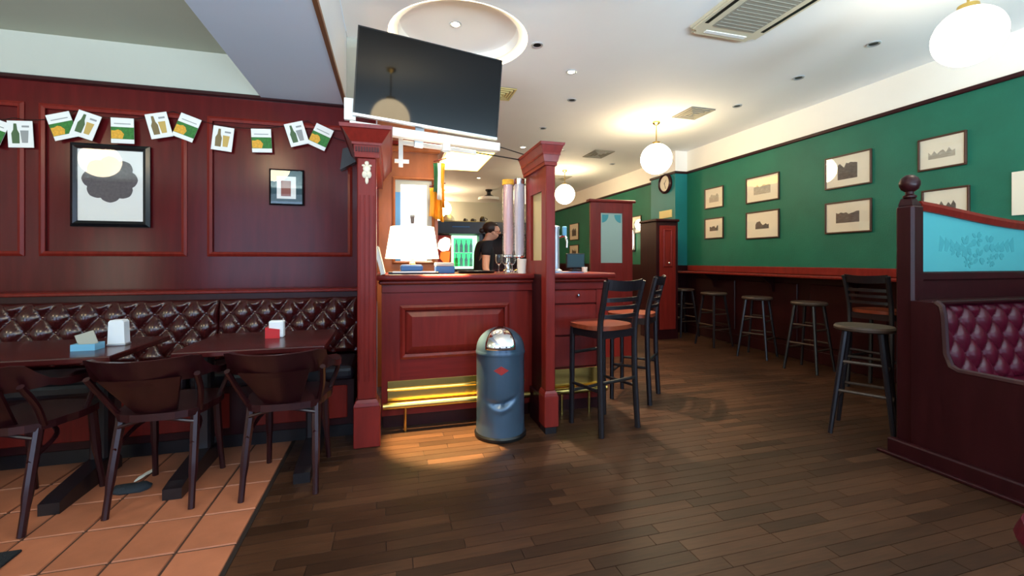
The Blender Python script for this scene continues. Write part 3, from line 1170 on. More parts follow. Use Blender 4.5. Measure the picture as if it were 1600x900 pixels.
# ================================================================== BAR STOOLS WITH LADDER BACKS
def make_ladder_stool(label):
    t = thing('ladder_back_stool', label, 'bar stool', (0, 0, 0), 0, 'ladder back bar stools')
    W = dict(world=False)
    bm = bmesh.new()
    pts = []
    for k in range(32):
        a = 2 * PI * k / 32
        cx, sy = math.cos(a), math.sin(a)
        r = .195 / (abs(cx) ** 3 + abs(sy) ** 3) ** (1 / 3)
        pts.append((r * cx, r * sy + .01))
    vv = prism(bm, pts, .715, .745, 'z')
    bmesh.ops.bevel(bm, geom=[e_ for e_ in bm.edges if e_.calc_face_angle(0) > 1.2], offset=.008, segments=2, affect='EDGES')
    obj('seat', bm, 'seat_wood', t, smooth=True, **W)
    for sx in (-1, 1):
        bm = bmesh.new()
        pth = curve_pts([(sx * .178, -.185, 0), (sx * .17, -.165, .4), (sx * .17, -.165, .74), (sx * .172, -.20, .92), (sx * .178, -.235, 1.06)], 5)
        tube(bm, pth, .0195, 8, flat=(1, 1.1))
        obj('back_leg', bm, 'black_wood', t, smooth=True, **W)
        bm = bmesh.new()
        tube(bm, [(sx * .165, .14, 0), (sx * .155, .14, .715)], .019, 8)
        obj('leg', bm, 'black_wood', t, smooth=True, **W)
        bm = bmesh.new()
        tube(bm, [(sx * .168, -.17, .30), (sx * .16, .14, .30)], .012, 8)
        obj('side_rung', bm, 'black_wood', t, smooth=True, **W)
        bx('side_apron', 'black_wood', t, sx * .155 - .01, sx * .155 + .01, -.15, .14, .66, .715, **W)
    for nm, yv, z in (('front_rung', .14, .24), ('back_rung', -.172, .36), ('front_rung', .14, .52)):
        bm = bmesh.new()
        tube(bm, [(-.16, yv, z), (.16, yv, z)], .013, 8)
        obj(nm, bm, 'black_wood', t, smooth=True, **W)
    bx('front_apron', 'black_wood', t, -.145, .145, .13, .15, .66, .715, **W)
    bx('rear_apron', 'black_wood', t, -.15, .15, -.17, -.15, .66, .715, **W)
    for z, h, yv in ((1.025, .036, -.222), (.93, .014, -.2), (.875, .013, -.188), (.815, .013, -.175)):
        bm = bmesh.new()
        n = 10
        rings = []
        for k in range(n + 1):
            u = -1 + 2 * k / n
            yy = yv - .035 * (1 - u * u)
            up = .012 * u * u if h > .03 else 0
            rings.append([bm.verts.new((u * .172, yy + a_ + (-.012 if zz > 0 and h > .03 else 0), z + zz + up)) for a_, zz in ((-.008, -h), (.008, -h), (.008, h), (-.008, h))])
        for A, B in zip(rings, rings[1:]):
            for k in range(4):
                bm.faces.new((A[k], A[(k + 1) % 4], B[(k + 1) % 4], B[k]))
        bm.faces.new(rings[0][::-1])
        bm.faces.new(rings[-1])
        obj('crest_rail' if h > .03 else 'back_slat', bm, 'black_wood', t, **W)
    return t


ls = make_ladder_stool('black ladder back bar stool with reddish seat, beside the right bar column')
ls.location = (1.49, 2.9, 0)
ls.rotation_euler = (0, 0, R(17))
dup(ls, (2.07, 3.43, 0), R(45), 'black ladder back bar stool seen edge on, further from the bin')
dup(ls, (4.40, 2.98, 0), R(-84), 'ladder back bar stool in shadow behind the booth post')


# ================================================================== ROUND STOOLS BY THE GREEN WALL
def make_round_stool(label):
    t = thing('round_stool', label, 'stool', (0, 0, 0), 0, 'round backless stools by the wall shelf')
    W = dict(world=False)
    bm = bmesh.new()
    lathe(bm, [(.16, .712), (.172, .72), (.174, .735), (.165, .748), (0, .75)], 28)
    obj('seat', bm, 'dark_seat_wood', t, smooth=True, **W)
    cs = [(1, 1), (-1, 1), (-1, -1), (1, -1)]
    for sx, sy in cs:
        bm = bmesh.new()
        tube(bm, [(sx * .17, sy * .17, 0), (sx * .095, sy * .095, .715)], [.015, .019], 8)
        obj('leg', bm, 'black_wood', t, smooth=True, **W)
    for k in range(4):
        (ax, ay), (bx_, by_) = cs[k], cs[(k + 1) % 4]
        for z in ((.24, .45) if k % 2 == 0 else (.30, .50)):
            s_ = .17 - .075 * z / .715
            bm = bmesh.new()
            tube(bm, [(ax * s_, ay * s_, z), (bx_ * s_, by_ * s_, z)], .0105, 7)
            obj('rung', bm, 'dark_seat_wood', t, smooth=True, **W)
    return t


rs0 = make_round_stool('round stool closest to the camera, half behind the booth post')
rs0.location = (3.18, 2.26, 0)
rs0.rotation_euler = (0, 0, R(30))
dup(rs0, (4.42, 3.72, 0), R(12), 'round stool under the shelf, second from the booth post')
dup(rs0, (4.42, 4.42, 0), R(25), 'round stool under the shelf, third from the booth post')
dup(rs0, (4.42, 5.18, 0), R(5), 'round stool under the shelf, fourth from the booth post')
dup(rs0, (4.53, 6.0, 0), 0, 'round stool furthest along, by the pilaster')

sh_ = thing('wall_shelf', 'long narrow mahogany drinks shelf below the green wall', 'shelf', (4.65, 3, 1.0))
bx('shelf_board', 'mahogany', sh_, 4.50, WR - .03, -2.5, 6.2, 1.0, 1.028, bev=.006)
for k in range(8):
    y0 = -1.8 + k * 1.05
    bm = bmesh.new()
    prism(bm, [(4.56, 1.0), (WR - .02, 1.0), (WR - .02, .8), (WR - .06, .8), (WR - .09, .9)], y0, y0 + .03)
    obj('bracket', bm, 'mahogany_dark', sh_)

# ================================================================== PICTURES ON THE GREEN WALL


def wall_picture(label, y0, y1, z0, z1, m, blob, seed, grp='framed prints on the green wall'):
    """hung on the wall x = WR, facing -x"""
    rr = random.Random(seed)
    t = thing('framed_print', label, 'picture', (WR, (y0 + y1) / 2, (z0 + z1) / 2), 0, grp)
    w, h = (y1 - y0) / 2, (z1 - z0) / 2
    bm = bmesh.new()
    f = .016
    for d in ((-w, w, -h, -h + f), (-w, w, h - f, h), (-w, -w + f, -h + f, h - f), (w - f, w, -h + f, h - f)):
        box(bm, -.022, 0, d[0], d[1], d[2], d[3], bev=.003)
    obj('frame', bm, 'brown_frame', t, world=False)
    bx('mount', m, t, -.010, 0, -w + f, w - f, -h + f, h - f, world=False)
    # the engraving: a skyline-shaped print on its sheet
    bw, bh = w * blob[0], h * blob[1]
    pts = [(-bw, -bh)]
    n = 9
    for k in range(n + 1):
        pts.append((-bw + 2 * bw * k / n, bh * (blob[2] + (1 - blob[2]) * rr.random())))
    pts.append((bw, -bh))
    bm = bmesh.new()
    prism(bm, pts, -.0115, -.010, 'x')
    obj('engraving', bm, 'dark_print' if blob[3] else 'light_print', t, world=False)
    bx('glass_pane', 'picture_glass', t, -.016, -.014, -w + f, w - f, -h + f, h - f, world=False)
    return t


P = wall_picture
P('small print by the pilaster, upper one of its pair', 5.41, 5.81, 2.005, 2.325, 'cream_mat', (.5, .42, .2, 0), 1)
P('small print by the pilaster, lower one of its pair', 5.41, 5.81, 1.535, 1.855, 'cream_mat', (.45, .25, .1, 1), 2)
P('framed print of a low grey building, upper one above two stools', 4.44, 4.98, 1.985, 2.34, 'cream_mat', (.5, .4, .3, 0), 3)
P('framed print with small dark house, lower one above two stools', 4.44, 4.98, 1.495, 1.865, 'cream_mat', (.4, .3, -.2, 1), 4)
P('framed print with bright lamp glare, upper one left of the booth post', 3.33, 3.83, 2.0, 2.36, 'cream_mat', (.42, .5, .4, 1), 5)
P('framed print of a long dark building, lower one left of the booth post', 3.33, 3.83, 1.50, 1.85, 'cream_mat', (.5, .35, .5, 1), 6)
P('framed print of a pale landscape, upper one right of the booth post', 2.56, 2.92, 2.03, 2.33, 'cream_mat', (.55, .35, -.3, 0), 7)
P('framed print half hidden behind the top of the booth glass', 2.54, 2.89, 1.50, 1.85, 'cream_mat', (.45, .35, .2, 1), 8)
o = bx('notice_board', 'cream_mat', None, WR - .014, WR, 1.98, 2.277, 1.56, 1.905)
tag(o, 'plain pale notice board cut off by the right edge of the picture', 'board')
# a few small ones further down the wall
for k, (y0, y1, z0, z1, lab) in enumerate([
        (7.62, 8.0, 1.75, 2.1, 'small cream framed print above the dark wooden cabinets'),
        (10.6, 11.2, 1.75, 2.2, 'upper tiny print far down the green wall beside the glazed screen'),
        (10.6, 11.2, 1.2, 1.62, 'lower tiny print far down the green wall beside the glazed screen')]):
    P(lab, y0, y1, z0, z1, 'cream_mat', (.45, .5, .3, 1), 20 + k, 'small prints far down the green wall')

# clock and sign on the pilaster
o = thing('wall_clock', 'round wall clock with dark rim on the pilaster', 'clock', (4.57, 6.5, 2.52))
Mx = Matrix.Rotation(R(-90), 4, 'Y')
bm = bmesh.new()
lathe(bm, [(.13, 0), (.17, 0), (.172, .03), (.15, .055), (.138, .04), (.13, .03)], 32, M=Mx, cap=False)
obj('rim', bm, 'mahogany_dark', o, smooth=True, world=False)
bm = bmesh.new()
lathe(bm, [(.138, 0), (.138, .03), (0, .032)], 32, M=Mx)
obj('dial', bm, 'cream_mat', o, world=False)
for a, l in ((40, .07), (160, .1)):
    bm = bmesh.new()
    box(bm, -.036, -.033, -.004, .004, -.015, l, M=Matrix.Rotation(R(a), 4, 'X'))
    obj('hand', bm, 'black_plastic', o, world=False)
o = bx('wall_sign', 'yellow_card', None, 4.555, 4.57, 6.33, 6.68, 1.93, 2.06, bev=.003)
tag(o, 'small plain yellow sign on the pilaster under the clock', 'sign')
o = thing('wall_lamp', 'slim yellow lit wall lamp beside the glazed screen', 'lamp', (WR, 7.9, 1.62))
bx('backplate', 'black_frame', o, -.02, 0, -.06, .06, -.24, .24, world=False)
bm = bmesh.new()
lathe(bm, [(.05, -.2), (.07, -.1), (.07, .1), (.05, .2)], 14, cx=-.09)
obj('lamp_glass', bm, 'lamp_shade', o, smooth=True, world=False)

# ================================================================== DARK CABINETS AND THE GLAZED SCREEN
for lab, x0, x1, y0, y1, zt, cat in (('dark panelled wooden cabinet standing free before the pilaster', 3.87, 4.25, 5.75, 6.18, 1.83, 'cabinet'),):
    o = thing('tall_cabinet', lab, cat, ((x0 + x1) / 2, (y0 + y1) / 2, 0), 0)
    bx('body', 'mahogany_dark', o, x0, x1, y0, y1, 0, zt - .04)
    bx('top_moulding', 'mahogany_dark', o, x0 - .03, x1 + .008, y0 - .04, y1, zt - .04, zt, bev=.01)
    if x1 - x0 > .3:
        d = bx('door', 'mahogany', o, x0 + .05, x1 - .05, y0 - .018, y0, .15, zt - .1, bev=.004)
        frame_moulding('door_moulding', x0 + .11, x1 - .11, 1.1, 1.68, y0 - .018, .03, .012, 'mahogany', d)
        bm = bmesh.new()
        sphere(bm, (x0 + .2, y0 - .035, 1.16), .02, 10, 8)
        obj('knob', bm, 'chrome', d, smooth=True)
    else:
        bx('door', 'mahogany_dark', o, x0 + .01, x1 - .01, y0 - .015, y0, .15, zt - .1, bev=.004)

o = thing('glazed_screen', 'tall mahogany screen with etched glass at the end of the bar', 'screen', (2.65, 4.9, 0))
X0, X1 = 2.365, 2.945
for d in ((X0, X0 + .14, 0, 1.92), (X1 - .14, X1, 0, 1.92)):
    bx('stile', 'red_wood', o, d[0], d[1], 4.88, 4.92, d[2], d[3], bev=.003)
bx('top_rail', 'red_wood', o, X0 + .14, X1 - .14, 4.88, 4.92, 1.79, 1.92)
bx('lower_panel', 'red_wood', o, X0 + .14, X1 - .14, 4.885, 4.915, .0, 1.17)
bx('crown', 'mahogany', o, X0 - .03, X1 + .03, 4.85, 4.95, 1.92, 1.955, bev=.008)
pane = bx('glass_pane', 'etched_glass', o, X0 + .14, X1 - .14, 4.895, 4.905, 1.17, 1.79)
bm = bmesh.new()
for s_ in (-1, 1):
    pts = []
    for k in range(9):
        a = PI / 2 * k / 8
        pts.append((2.655 + s_ * (.13 - .09 * math.cos(a) * 1.0), 1.77 - .10 * math.sin(a)))
    pts = [(2.655 + s_ * .13, 1.77)] + pts[::-1]
    prism(bm, pts, 4.8935, 4.895)
obj('etched_corners', bm, 'booth_etch', pane)

# ================================================================== BOOTH
bo = thing('booth', 'mahogany booth with ball finial post, etched blue glass and buttoned red leather', 'booth', (3.6, 1.8, 0))
PX0, PX1, PY0, PY1 = 3.05, 3.15, 1.885, 1.985
bm = bmesh.new()
box(bm, PX0, PX1, PY0, PY1, 0, 1.54, bev=.014)
obj('post', bm, 'mahogany_dark', bo)
bm = bmesh.new()
cxp, cyp = (PX0 + PX1) / 2, (PY0 + PY1) / 2
cornice_bm(bm, PX0 + .01, PX1 - .01, PY0 + .01, PY1 - .01, 1.54, [(.045, .0, -.02)])
lathe(bm, [(.028, 1.585), (.034, 1.59), (.034, 1.60), (.022, 1.61), (.022, 1.625), (.042, 1.64), (.052, 1.665), (.052, 1.685), (.042, 1.71), (.022, 1.727), (0, 1.732)], 24, cxp, cyp)
obj('finial', bm, 'mahogany_dark', bo, smooth=True)


def arch(x):
    t = (x - 3.15) / 1.65
    return 1.515 - .11 * math.sin(min(1, t * 1.3) * PI / 2) ** 1.2


bm = bmesh.new()
n = 14
rings = []
for k in range(n + 1):
    x = 3.15 + 1.64 * k / n
    z = arch(x)
    rings.append([bm.verts.new((x, yv, zv)) for yv, zv in ((1.91, z - .005), (1.895, z + .03), (1.905, z + .052), (1.96, z + .052), (1.97, z + .03), (1.955, z - .005))])
for A, B in zip(rings, rings[1:]):
    for k in range(6):
        bm.faces.new((A[k], A[(k + 1) % 6], B[(k + 1) % 6], B[k]))
bm.faces.new(rings[0][::-1])
bm.faces.new(rings[-1])
obj('top_rail', bm, 'mahogany', bo, smooth=True)
bm = bmesh.new()
pts = [(3.15, 1.13)] + [(4.79, 1.13)] + [(3.15 + 1.64 * k / n, arch(3.15 + 1.64 * k / n)) for k in range(n, -1, -1)]
prism(bm, pts, 1.927, 1.937)
gl = obj('glass_pane', bm, 'booth_glass', bo)
# etched flower spray
bm = bmesh.new()
rr = random.Random(3)
for (fx, fz, fr) in ((3.60, 1.29, .06), (3.82, 1.31, .05), (3.70, 1.34, .045), (3.50, 1.26, .04), (3.92, 1.25, .045), (3.72, 1.22, .05), (3.62, 1.19, .035), (3.84, 1.20, .035)):
    for k in range(7):
        a = 2 * PI * k / 7 + rr.random()
        px2, pz2 = fx + fr * .75 * math.cos(a), fz + fr * .75 * math.sin(a)
        q = []
        for j in range(8):
            b2 = 2 * PI * j / 8
            u, v = fr * .5 * math.cos(b2), fr * .26 * math.sin(b2)
            q.append((px2 + u * math.cos(a) - v * math.sin(a), pz2 + u * math.sin(a) + v * math.cos(a)))
        prism(bm, q, 1.9255 - .00012 * k, 1.927)
for s_ in (-1, 1):
    for k in range(6):
        x = 3.71 + s_ * (.06 + .05 * k)
        q = [(x, 1.27 + .01 * k), (x + s_ * .045, 1.30 + .012 * k), (x + s_ * .055, 1.27 - .002 * k), (x + s_ * .03, 1.255)]
        prism(bm, q, 1.926, 1.927)
obj('etched_flowers', bm, 'booth_etch', gl)
bx('middle_rail', 'mahogany_dark', bo, 3.15, 4.79, 1.90, 1.965, 1.075, 1.13, bev=.008)
bx('back_panel', 'mahogany_dark', bo, 3.15, 4.79, 1.915, 1.955, .0, 1.075)
bx('capping', 'mahogany_dark', bo, 3.075, 4.79, 1.80, 1.915, .935, .96, bev=.008)
# end panel with its cut-down arm
bm = bmesh.new()
prof = [(1.885, 0), (1.885, .955), (1.77, .955), (1.745, .935), (1.735, .88), (1.725, .67), (1.70, .60), (1.66, .58), (1.0, .58), (.95, .565), (.93, .52), (.93, 0)]
prism(bm, prof, 3.03, 3.065, 'x')
ep = obj('end_panel', bm, 'mahogany_dark', bo)
bm = bmesh.new()
tube(bm, [(3.0475, p[0], p[1]) for p in prof[2:11]], .02, 8)
obj('arm_moulding', bm, 'mahogany_dark', ep, smooth=True)
bx('plinth', 'mahogany_dark', bo, 2.985, 3.03, .92, 1.99, 0, .10, bev=.008)
bx('plinth_shoe', 'mahogany_dark', bo, 2.955, 2.985, .92, 2.03, 0, .02, bev=.005)
bm = bmesh.new()
tufted(bm, 3.075, 4.79, .47, .935, 1.85, .04, .15, .10, .07, 3.12)
bk = obj('backrest', bm, 'red_leather', bo, smooth=True, angle=80)
bm = bmesh.new()
buttons(bm, 3.075, 4.79, .47, .935, 1.85, .15, .10, .07, 3.12)
q = obj('buttons', bm, 'red_leather', bk, smooth=True)
q['kind'] = 'stuff'
bx('seat_cushion', 'red_leather', bo, 3.07, 4.79, 1.25, 1.80, .38, .48, bev=.03, seg=3)
bx('seat_base', 'mahogany_dark', bo, 3.07, 4.79, 1.3, 1.9, 0, .38)

o = thing('leather_pouffe', 'rounded red leather stool top peeking in at bottom right corner', 'stool', (1.83, .63, 0))
bm = bmesh.new()
lathe(bm, [(.17, .36), (.2, .38), (.215, .42), (.20, .46), (.15, .478), (0, .485)], 28)
obj('cushion', bm, 'red_leather', o, smooth=True, world=False)
for k in range(4):
    a = PI / 4 + k * PI / 2
    bm = bmesh.new()
    tube(bm, [(.17 * math.cos(a), .17 * math.sin(a), 0), (.13 * math.cos(a), .13 * math.sin(a), .37)], .018, 8)
    obj('leg', bm, 'black_wood', o, smooth=True, world=False)

# ================================================================== TELEVISION AND GANTRY RAILS
# corners (world): bottom left, bottom right, top left
BL, BR = Vector((-.235, 2.985, 2.14)), Vector((.752, 3.105, 2.085))
ux = (BR - BL).normalized()
TVW = (BR - BL).length
fwd = Vector((ux.y, -ux.x, 0)).normalized()
nrm = (fwd + Vector((0, 0, -.05))).normalized()
uz = ux.cross(-nrm).normalized()
if uz.z < 0:
    uz = -uz
nrm = ux.cross(uz).normalized()
TVH = .575
tv = thing('television', 'large flat black television mounted over the bar', 'television', BL)
MT = Matrix(((ux.x, -nrm.x, uz.x), (ux.y, -nrm.y, uz.y), (ux.z, -nrm.z, uz.z))).to_4x4()   # local x right, y back, z up


def tvpart(name, m, *d, bev=0.0):
    bm = bmesh.new()
    box(bm, *d, bev=bev)
    bmesh.ops.transform(bm, matrix=MT, verts=bm.verts)
    return obj(name, bm, m, tv, world=False)


tvpart('screen', 'screen_black', .008, TVW - .008, -.002, .02, .016, TVH - .008)
for d in ((0, TVW, 0, .016), (0, TVW, TVH - .008, TVH), (0, .008, .016, TVH - .008), (TVW - .008, TVW, .016, TVH - .008)):
    tvpart('bezel', 'black_plastic' if d[2] > 0 else 'steel', d[0], d[1], -.006, .03, d[2], d[3])
tvpart('rear_case', 'black_plastic', .08, TVW - .08, .03, .075, .06, TVH - .1, bev=.01)
tvpart('wall_bracket', 'white_paint', .28, .62, .075, .12, .12, .42)
tvpart('hanger', 'steel', .42, .48, .09, .12, -.12, .2)

g = thing('overhead_rack', 'white painted rail frame hung below the television over the bar', 'rail', (.4, 3.2, 2.0))


def along(name, m, p, q_, h, d, parent):
    """a squared rail from p to q_"""
    p, q_ = Vector(p), Vector(q_)
    t = (q_ - p)
    L = t.length
    t.normalize()
    s_ = Vector((-t.y, t.x, 0)).normalized()
    u = t.cross(s_)
    bm = bmesh.new()
    box(bm, 0, L, -d / 2, d / 2, -h / 2, h / 2, bev=.004)
    M = Matrix(((t.x, s_.x, u.x, p.x), (t.y, s_.y, u.y, p.y), (t.z, s_.z, u.z, p.z), (0, 0, 0, 1)))
    bmesh.ops.transform(bm, matrix=M, verts=bm.verts)
    return obj(name, bm, m, parent)


along('upper_rail', 'white_paint', (-.26, 3.05, 2.088), (.78, 3.15, 2.04), .06, .05, g)
along('lower_rail', 'white_paint', (.075, 3.36, 2.085), (.64, 3.325, 2.037), .032, .03, g)
for x, yv, z0, z1 in ((.075, 3.36, 1.90, 2.11),):
    bx('hanging_rod', 'white_paint', g, x - .016, x + .016, yv - .016, yv + .016, z0, z1)
bx('cross_peg', 'white_paint', g, .03, .135, 3.345, 3.375, 1.93, 1.955)
bx('end_board', 'white_paint', g, -.29, -.22, 3.02, 3.05, 2.12, 2.26)
bm = bmesh.new()
tube(bm, [(.63, 3.326, 2.038), (1.05, 3.3, 1.99)], .005, 6)
tube(bm, [(.77, 3.149, 2.05), (1.05, 3.2, 2.0)], .004, 6)
obj('wire', bm, 'black_plastic', g)

# ================================================================== CEILING FITTINGS


def globe(label, x, y, zc=2.54, r=.2, m='globe_glass', ceil=CH):
    t = thing('globe_pendant', label, 'lamp', (x, y, ceil), 0, 'white globe pendants')
    d = zc - ceil
    bm = bmesh.new()
    lathe(bm, [(.0, 0), (.05, -.0), (.05, -.02), (.02, -.045), (0, -.045)], 18)
    obj('ceiling_rose', bm, 'brass', t, smooth=True, world=False)
    bm = bmesh.new()
    tube(bm, [(0, 0, -.02), (0, 0, d + r + .01)], .007, 8)
    obj('rod', bm, 'brass', t, smooth=True, world=False)
    bm = bmesh.new()
    lathe(bm, [(0, d + r + .03), (.05, d + r + .02), (.055, d + r - .015), (0, d + r - .01)], 18)
    obj('gallery', bm, 'brass', t, smooth=True, world=False)
    bm = bmesh.new()
    sphere(bm, (0, 0, d), r, 32, 20)
    obj('globe', bm, m, t, smooth=True, world=False)
    return t


globe('white globe pendant at the upper right, closest to the camera', 3.38, 1.80, 2.56, .17, 'globe_near')
globe('white globe pendant hanging before the pilaster, middle of the row', 3.38, 5.02)
globe('white globe pendant further down, right of the right bar column', 3.40, 8.2)
globe('small looking far globe pendant, upper one beside the orange flag', 1.32, 11.3)
globe('small looking far globe pendant, lower one beside the lampshade', 1.36, 13.1, 2.42)
globe('globe pendant over the seating bay, reflected in the large framed print', -3.44, 1.0, 2.43, .2, 'globe_seating', CL)
globe('globe pendant above the camera, reflected in the television screen', .42, 1.25, 2.52, .2, 'globe_seating')
globe('globe pendant over the seating bay, reflected in the small framed print', -1.55, .83, 2.5, .2, 'globe_seating', CL)


def downlight(label, x, y, lit=0, z=CH, power=0, cone=70, col_=(1, .86, .62)):
    t = thing('downlight', label, 'downlight', (x, y, z), 0, 'recessed ceiling spotlights')
    bm = bmesh.new()
    lathe(bm, [(.03, -.001), (.052, 0), (.052, -.006), (.046, -.010), (.034, -.004), (.03, -.001)], 24, cap=False)
    obj('rim', bm, 'steel', t, smooth=True, world=False)
    bm = bmesh.new()
    lathe(bm, [(.033, -.0005), (.033, -.003), (0, -.0035)], 20)
    obj('lens', bm, 'bulb_lit' if lit else 'black_plastic', t, world=False)
    if power:
        l = bpy.data.lights.new('spot_beam', 'SPOT')
        l.energy = power
        l.color = col_
        l.spot_size = R(cone)
        l.spot_blend = .5
        l.shadow_soft_size = .035
        lo_ = bpy.data.objects.new('spot_beam', l)
        COL.objects.link(lo_)
        lo_.parent = t
        lo_.location = (0, 0, -.02)
    return t


downlight('lit spotlight in the middle of the round ceiling recess', .52, 3.60, 1, CH + .128, 120, 80)
downlight('unlit chrome spotlight beside the edge of the round ceiling recess', 1.20, 3.50)
downlight('bright lit spotlight right of the television', 1.69, 3.91, 1, CH, 330, 66)
downlight('unlit spotlight just beyond the bright lit one', 1.99, 4.59)
downlight('unlit spotlight above the right bar column', 2.03, 5.68)
downlight('unlit spotlight between the near globe and the air conditioner', 3.925, 2.715)
downlight('dark unlit spotlight near the green wall, between air conditioner and vent', 3.93, 3.42)
downlight('unlit spotlight near the green wall, beside the square vent', 3.95, 4.24)
downlight('lit spotlight left of the right bar column crown', 2.06, 6.72, 1, CH, 120, 90)
downlight('unlit spotlight behind the right bar column crown', 2.73, 6.71)
downlight('unlit spotlight far down beside the pilaster', 4.05, 7.43)
downlight('lit spotlight far down above the bartender', 1.885, 9.49, 1, CH, 120, 90)
# small spotlight under the gantry that lights the floor along the bar
t = thing('gantry_spotlight', 'small lit spotlight fixed under the white rail', 'spotlight', (.38, 3.085, 2.02), 0)
bm = bmesh.new()
lathe(bm, [(.0, 0), (.03, 0), (.034, -.05), (.028, -.05), (.024, -.012), (0, -.012)], 18)
obj('housing', bm, 'white_paint', t, smooth=True, world=False)
l = bpy.data.lights.new('spot_beam', 'SPOT')
l.energy = 1300
l.color = (1, .74, .32)
l.spot_size = R(27)
l.spot_blend = .5
l.shadow_soft_size = .02
lo_ = bpy.data.objects.new('spot_beam', l)
COL.objects.link(lo_)
lo_.parent = t
lo_.location = (0, 0, -.03)
lo_.rotation_euler = (R(-3.5), 0, 0)

# lit ceiling panel over the bar's working side
o = thing('ceiling_light', 'yellow lit ceiling panel behind the television', 'ceiling light', (1.30, 7.9, CH))
bx('frame', 'white_paint', o, -.43, .43, -.8, .8, -.02, 0, world=False)
bx('diffuser', 'panel_lit', o, -.39, .39, -.76, .76, -.026, -.02, world=False)

# air conditioner cassette
ac = thing('air_conditioner', 'square ceiling air conditioner cassette with grey grille', 'air conditioner', (2.56, 2.47, CH))
bm = bmesh.new()
vs = box(bm, -.31, .31, -.47, .47, -.035, -.001)
bmesh.ops.bevel(bm, geom=[e_ for e_ in bm.edges if abs(e_.verts[0].co.z - e_.verts[1].co.z) > .01], offset=.05, segments=5, affect='EDGES')
bmesh.ops.bevel(bm, geom=[e_ for e_ in bm.edges if e_.verts[0].co.z < -.03 and e_.verts[1].co.z < -.03], offset=.012, segments=2, affect='EDGES')
obj('fascia', bm, 'cream_plastic', ac, world=False)
bx('grille', 'vent_grey', ac, -.19, .19, -.32, .32, -.04, -.034, world=False)
bm = bmesh.new()
for k in range(16):
    box(bm, -.18, .18, -.31 + k * .04, -.305 + k * .04, -.043, -.04)
obj('grille_bars', bm, 'vent_grey', ac, world=False)['kind'] = 'stuff'
bx('louvre', 'black_plastic', ac, -.275, -.245, -.30, .30, -.0375, -.034, world=False)
bx('louvre', 'black_plastic', ac, .245, .275, -.30, .30, -.0375, -.034, world=False)
bx('louvre', 'white_card', ac, -.19, .19, .385, .42, -.04, -.034, world=False)
bx('louvre', 'white_card', ac, -.19, .19, -.42, -.385, -.04, -.034, world=False)


def vent(label, x, y, sx, sy, m='vent_grey'):
    t = thing('ceiling_vent', label, 'vent', (x, y, CH), 0, 'square ceiling vents')
    n = 4
    for k in range(n):
        f = 1 - k / n
        a, b2 = sx * f / 2, sy * f / 2
        bm = bmesh.new()
        w = .018
        for d in ((-a, a, -b2, -b2 + w), (-a, a, b2 - w, b2), (-a, -a + w, -b2 + w, b2 - w), (a - w, a, -b2 + w, b2 - w)):
            box(bm, d[0], d[1], d[2], d[3], -.012 - .004 * k, 0)
        obj('vent_ring', bm, m, t, world=False)
    bx('vent_back', 'vent_grey', t, -sx / 2, sx / 2, -sy / 2, sy / 2, -.004, 0, world=False)
    return t


vent('square grey ceiling vent near the middle globe', 3.62, 4.60, .34, .38)
vent('small ceiling vent further down than the middle globe', 3.44, 6.8, .36, .5)
vent('small ceiling vent above the third globe', 3.55, 9.0, .5, .5)
vent('yellowish ceiling vent at the right edge of the television', 1.17, 4.62, .26, .34, 'yellow_card')

# ================================================================== BAR BACK WALL: POSTER, FLAGS
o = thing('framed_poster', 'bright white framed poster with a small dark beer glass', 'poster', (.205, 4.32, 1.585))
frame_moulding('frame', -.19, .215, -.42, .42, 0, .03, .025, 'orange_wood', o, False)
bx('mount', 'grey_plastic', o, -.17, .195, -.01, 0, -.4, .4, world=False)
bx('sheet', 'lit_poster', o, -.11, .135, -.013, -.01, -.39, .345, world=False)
bx('blue_margin', 'blue_edge', o, -.17, -.112, -.013, -.01, -.39, .27, world=False)
bm = bmesh.new()
prism(bm, [(-.014, -.03), (.014, -.03), (.022, .04), (-.022, .04)], -.0145, -.013)
obj('printed_glass', bm, 'grey_print', o, world=False)
bm = bmesh.new()
prism(bm, [(-.023, .04), (.023, .04), (.024, .055), (-.024, .055)], -.0145, -.013)
obj('printed_foam', bm, 'card_grey', o, world=False)


def flag(label, x, y, z0, z1, w, stripes):
    """limp flag hanging in folds"""
    t = thing('flag', label, 'flag', (x, y, z1), 0, 'flags hanging by the poster')
    bm = bmesh.new()
    tube(bm, [(-w * .5, 0, .012), (w * .6, 0, .05)], .006, 6)
    obj('pole', bm, 'mahogany', t, world=False)
    n = len(stripes)
    for k, m in enumerate(stripes):
        bm = bmesh.new()
        rings = []
        for j in range(8):
            v = j / 7
            z = (z0 - z1) * v
            rings.append([])
            for i in range(9):
                u = (k + i / 8) / n
                xx = (-.5 + u) * w * (1 - .15 * math.sin(v * 3))
                yy = .03 * math.sin(u * 14 + v * 2) * (.4 + v)
                rings[-1].append(bm.verts.new((xx, yy, z - .06 * u * v - (.1 * (k / max(1, n - 1)) if n > 1 else 0) * v)))
        for A, B in zip(rings, rings[1:]):
            for i in range(8):
                bm.faces.new((A[i], A[i + 1], B[i + 1], B[i]))
        f_ = obj('cloth', bm, m, t, smooth=True, world=False)
        s_ = f_.modifiers.new('thick', 'SOLIDIFY')
        s_.thickness = .003
    return t


flag('green white and orange striped flag hanging beside the poster', .45, 4.19, 1.86, 2.13, .11, ('flag_green', 'white_card', 'flag_orange'))
flag('orange flag hanging lower beside the poster', .43, 4.245, 1.63, 1.90, .14, ('flag_orange',))

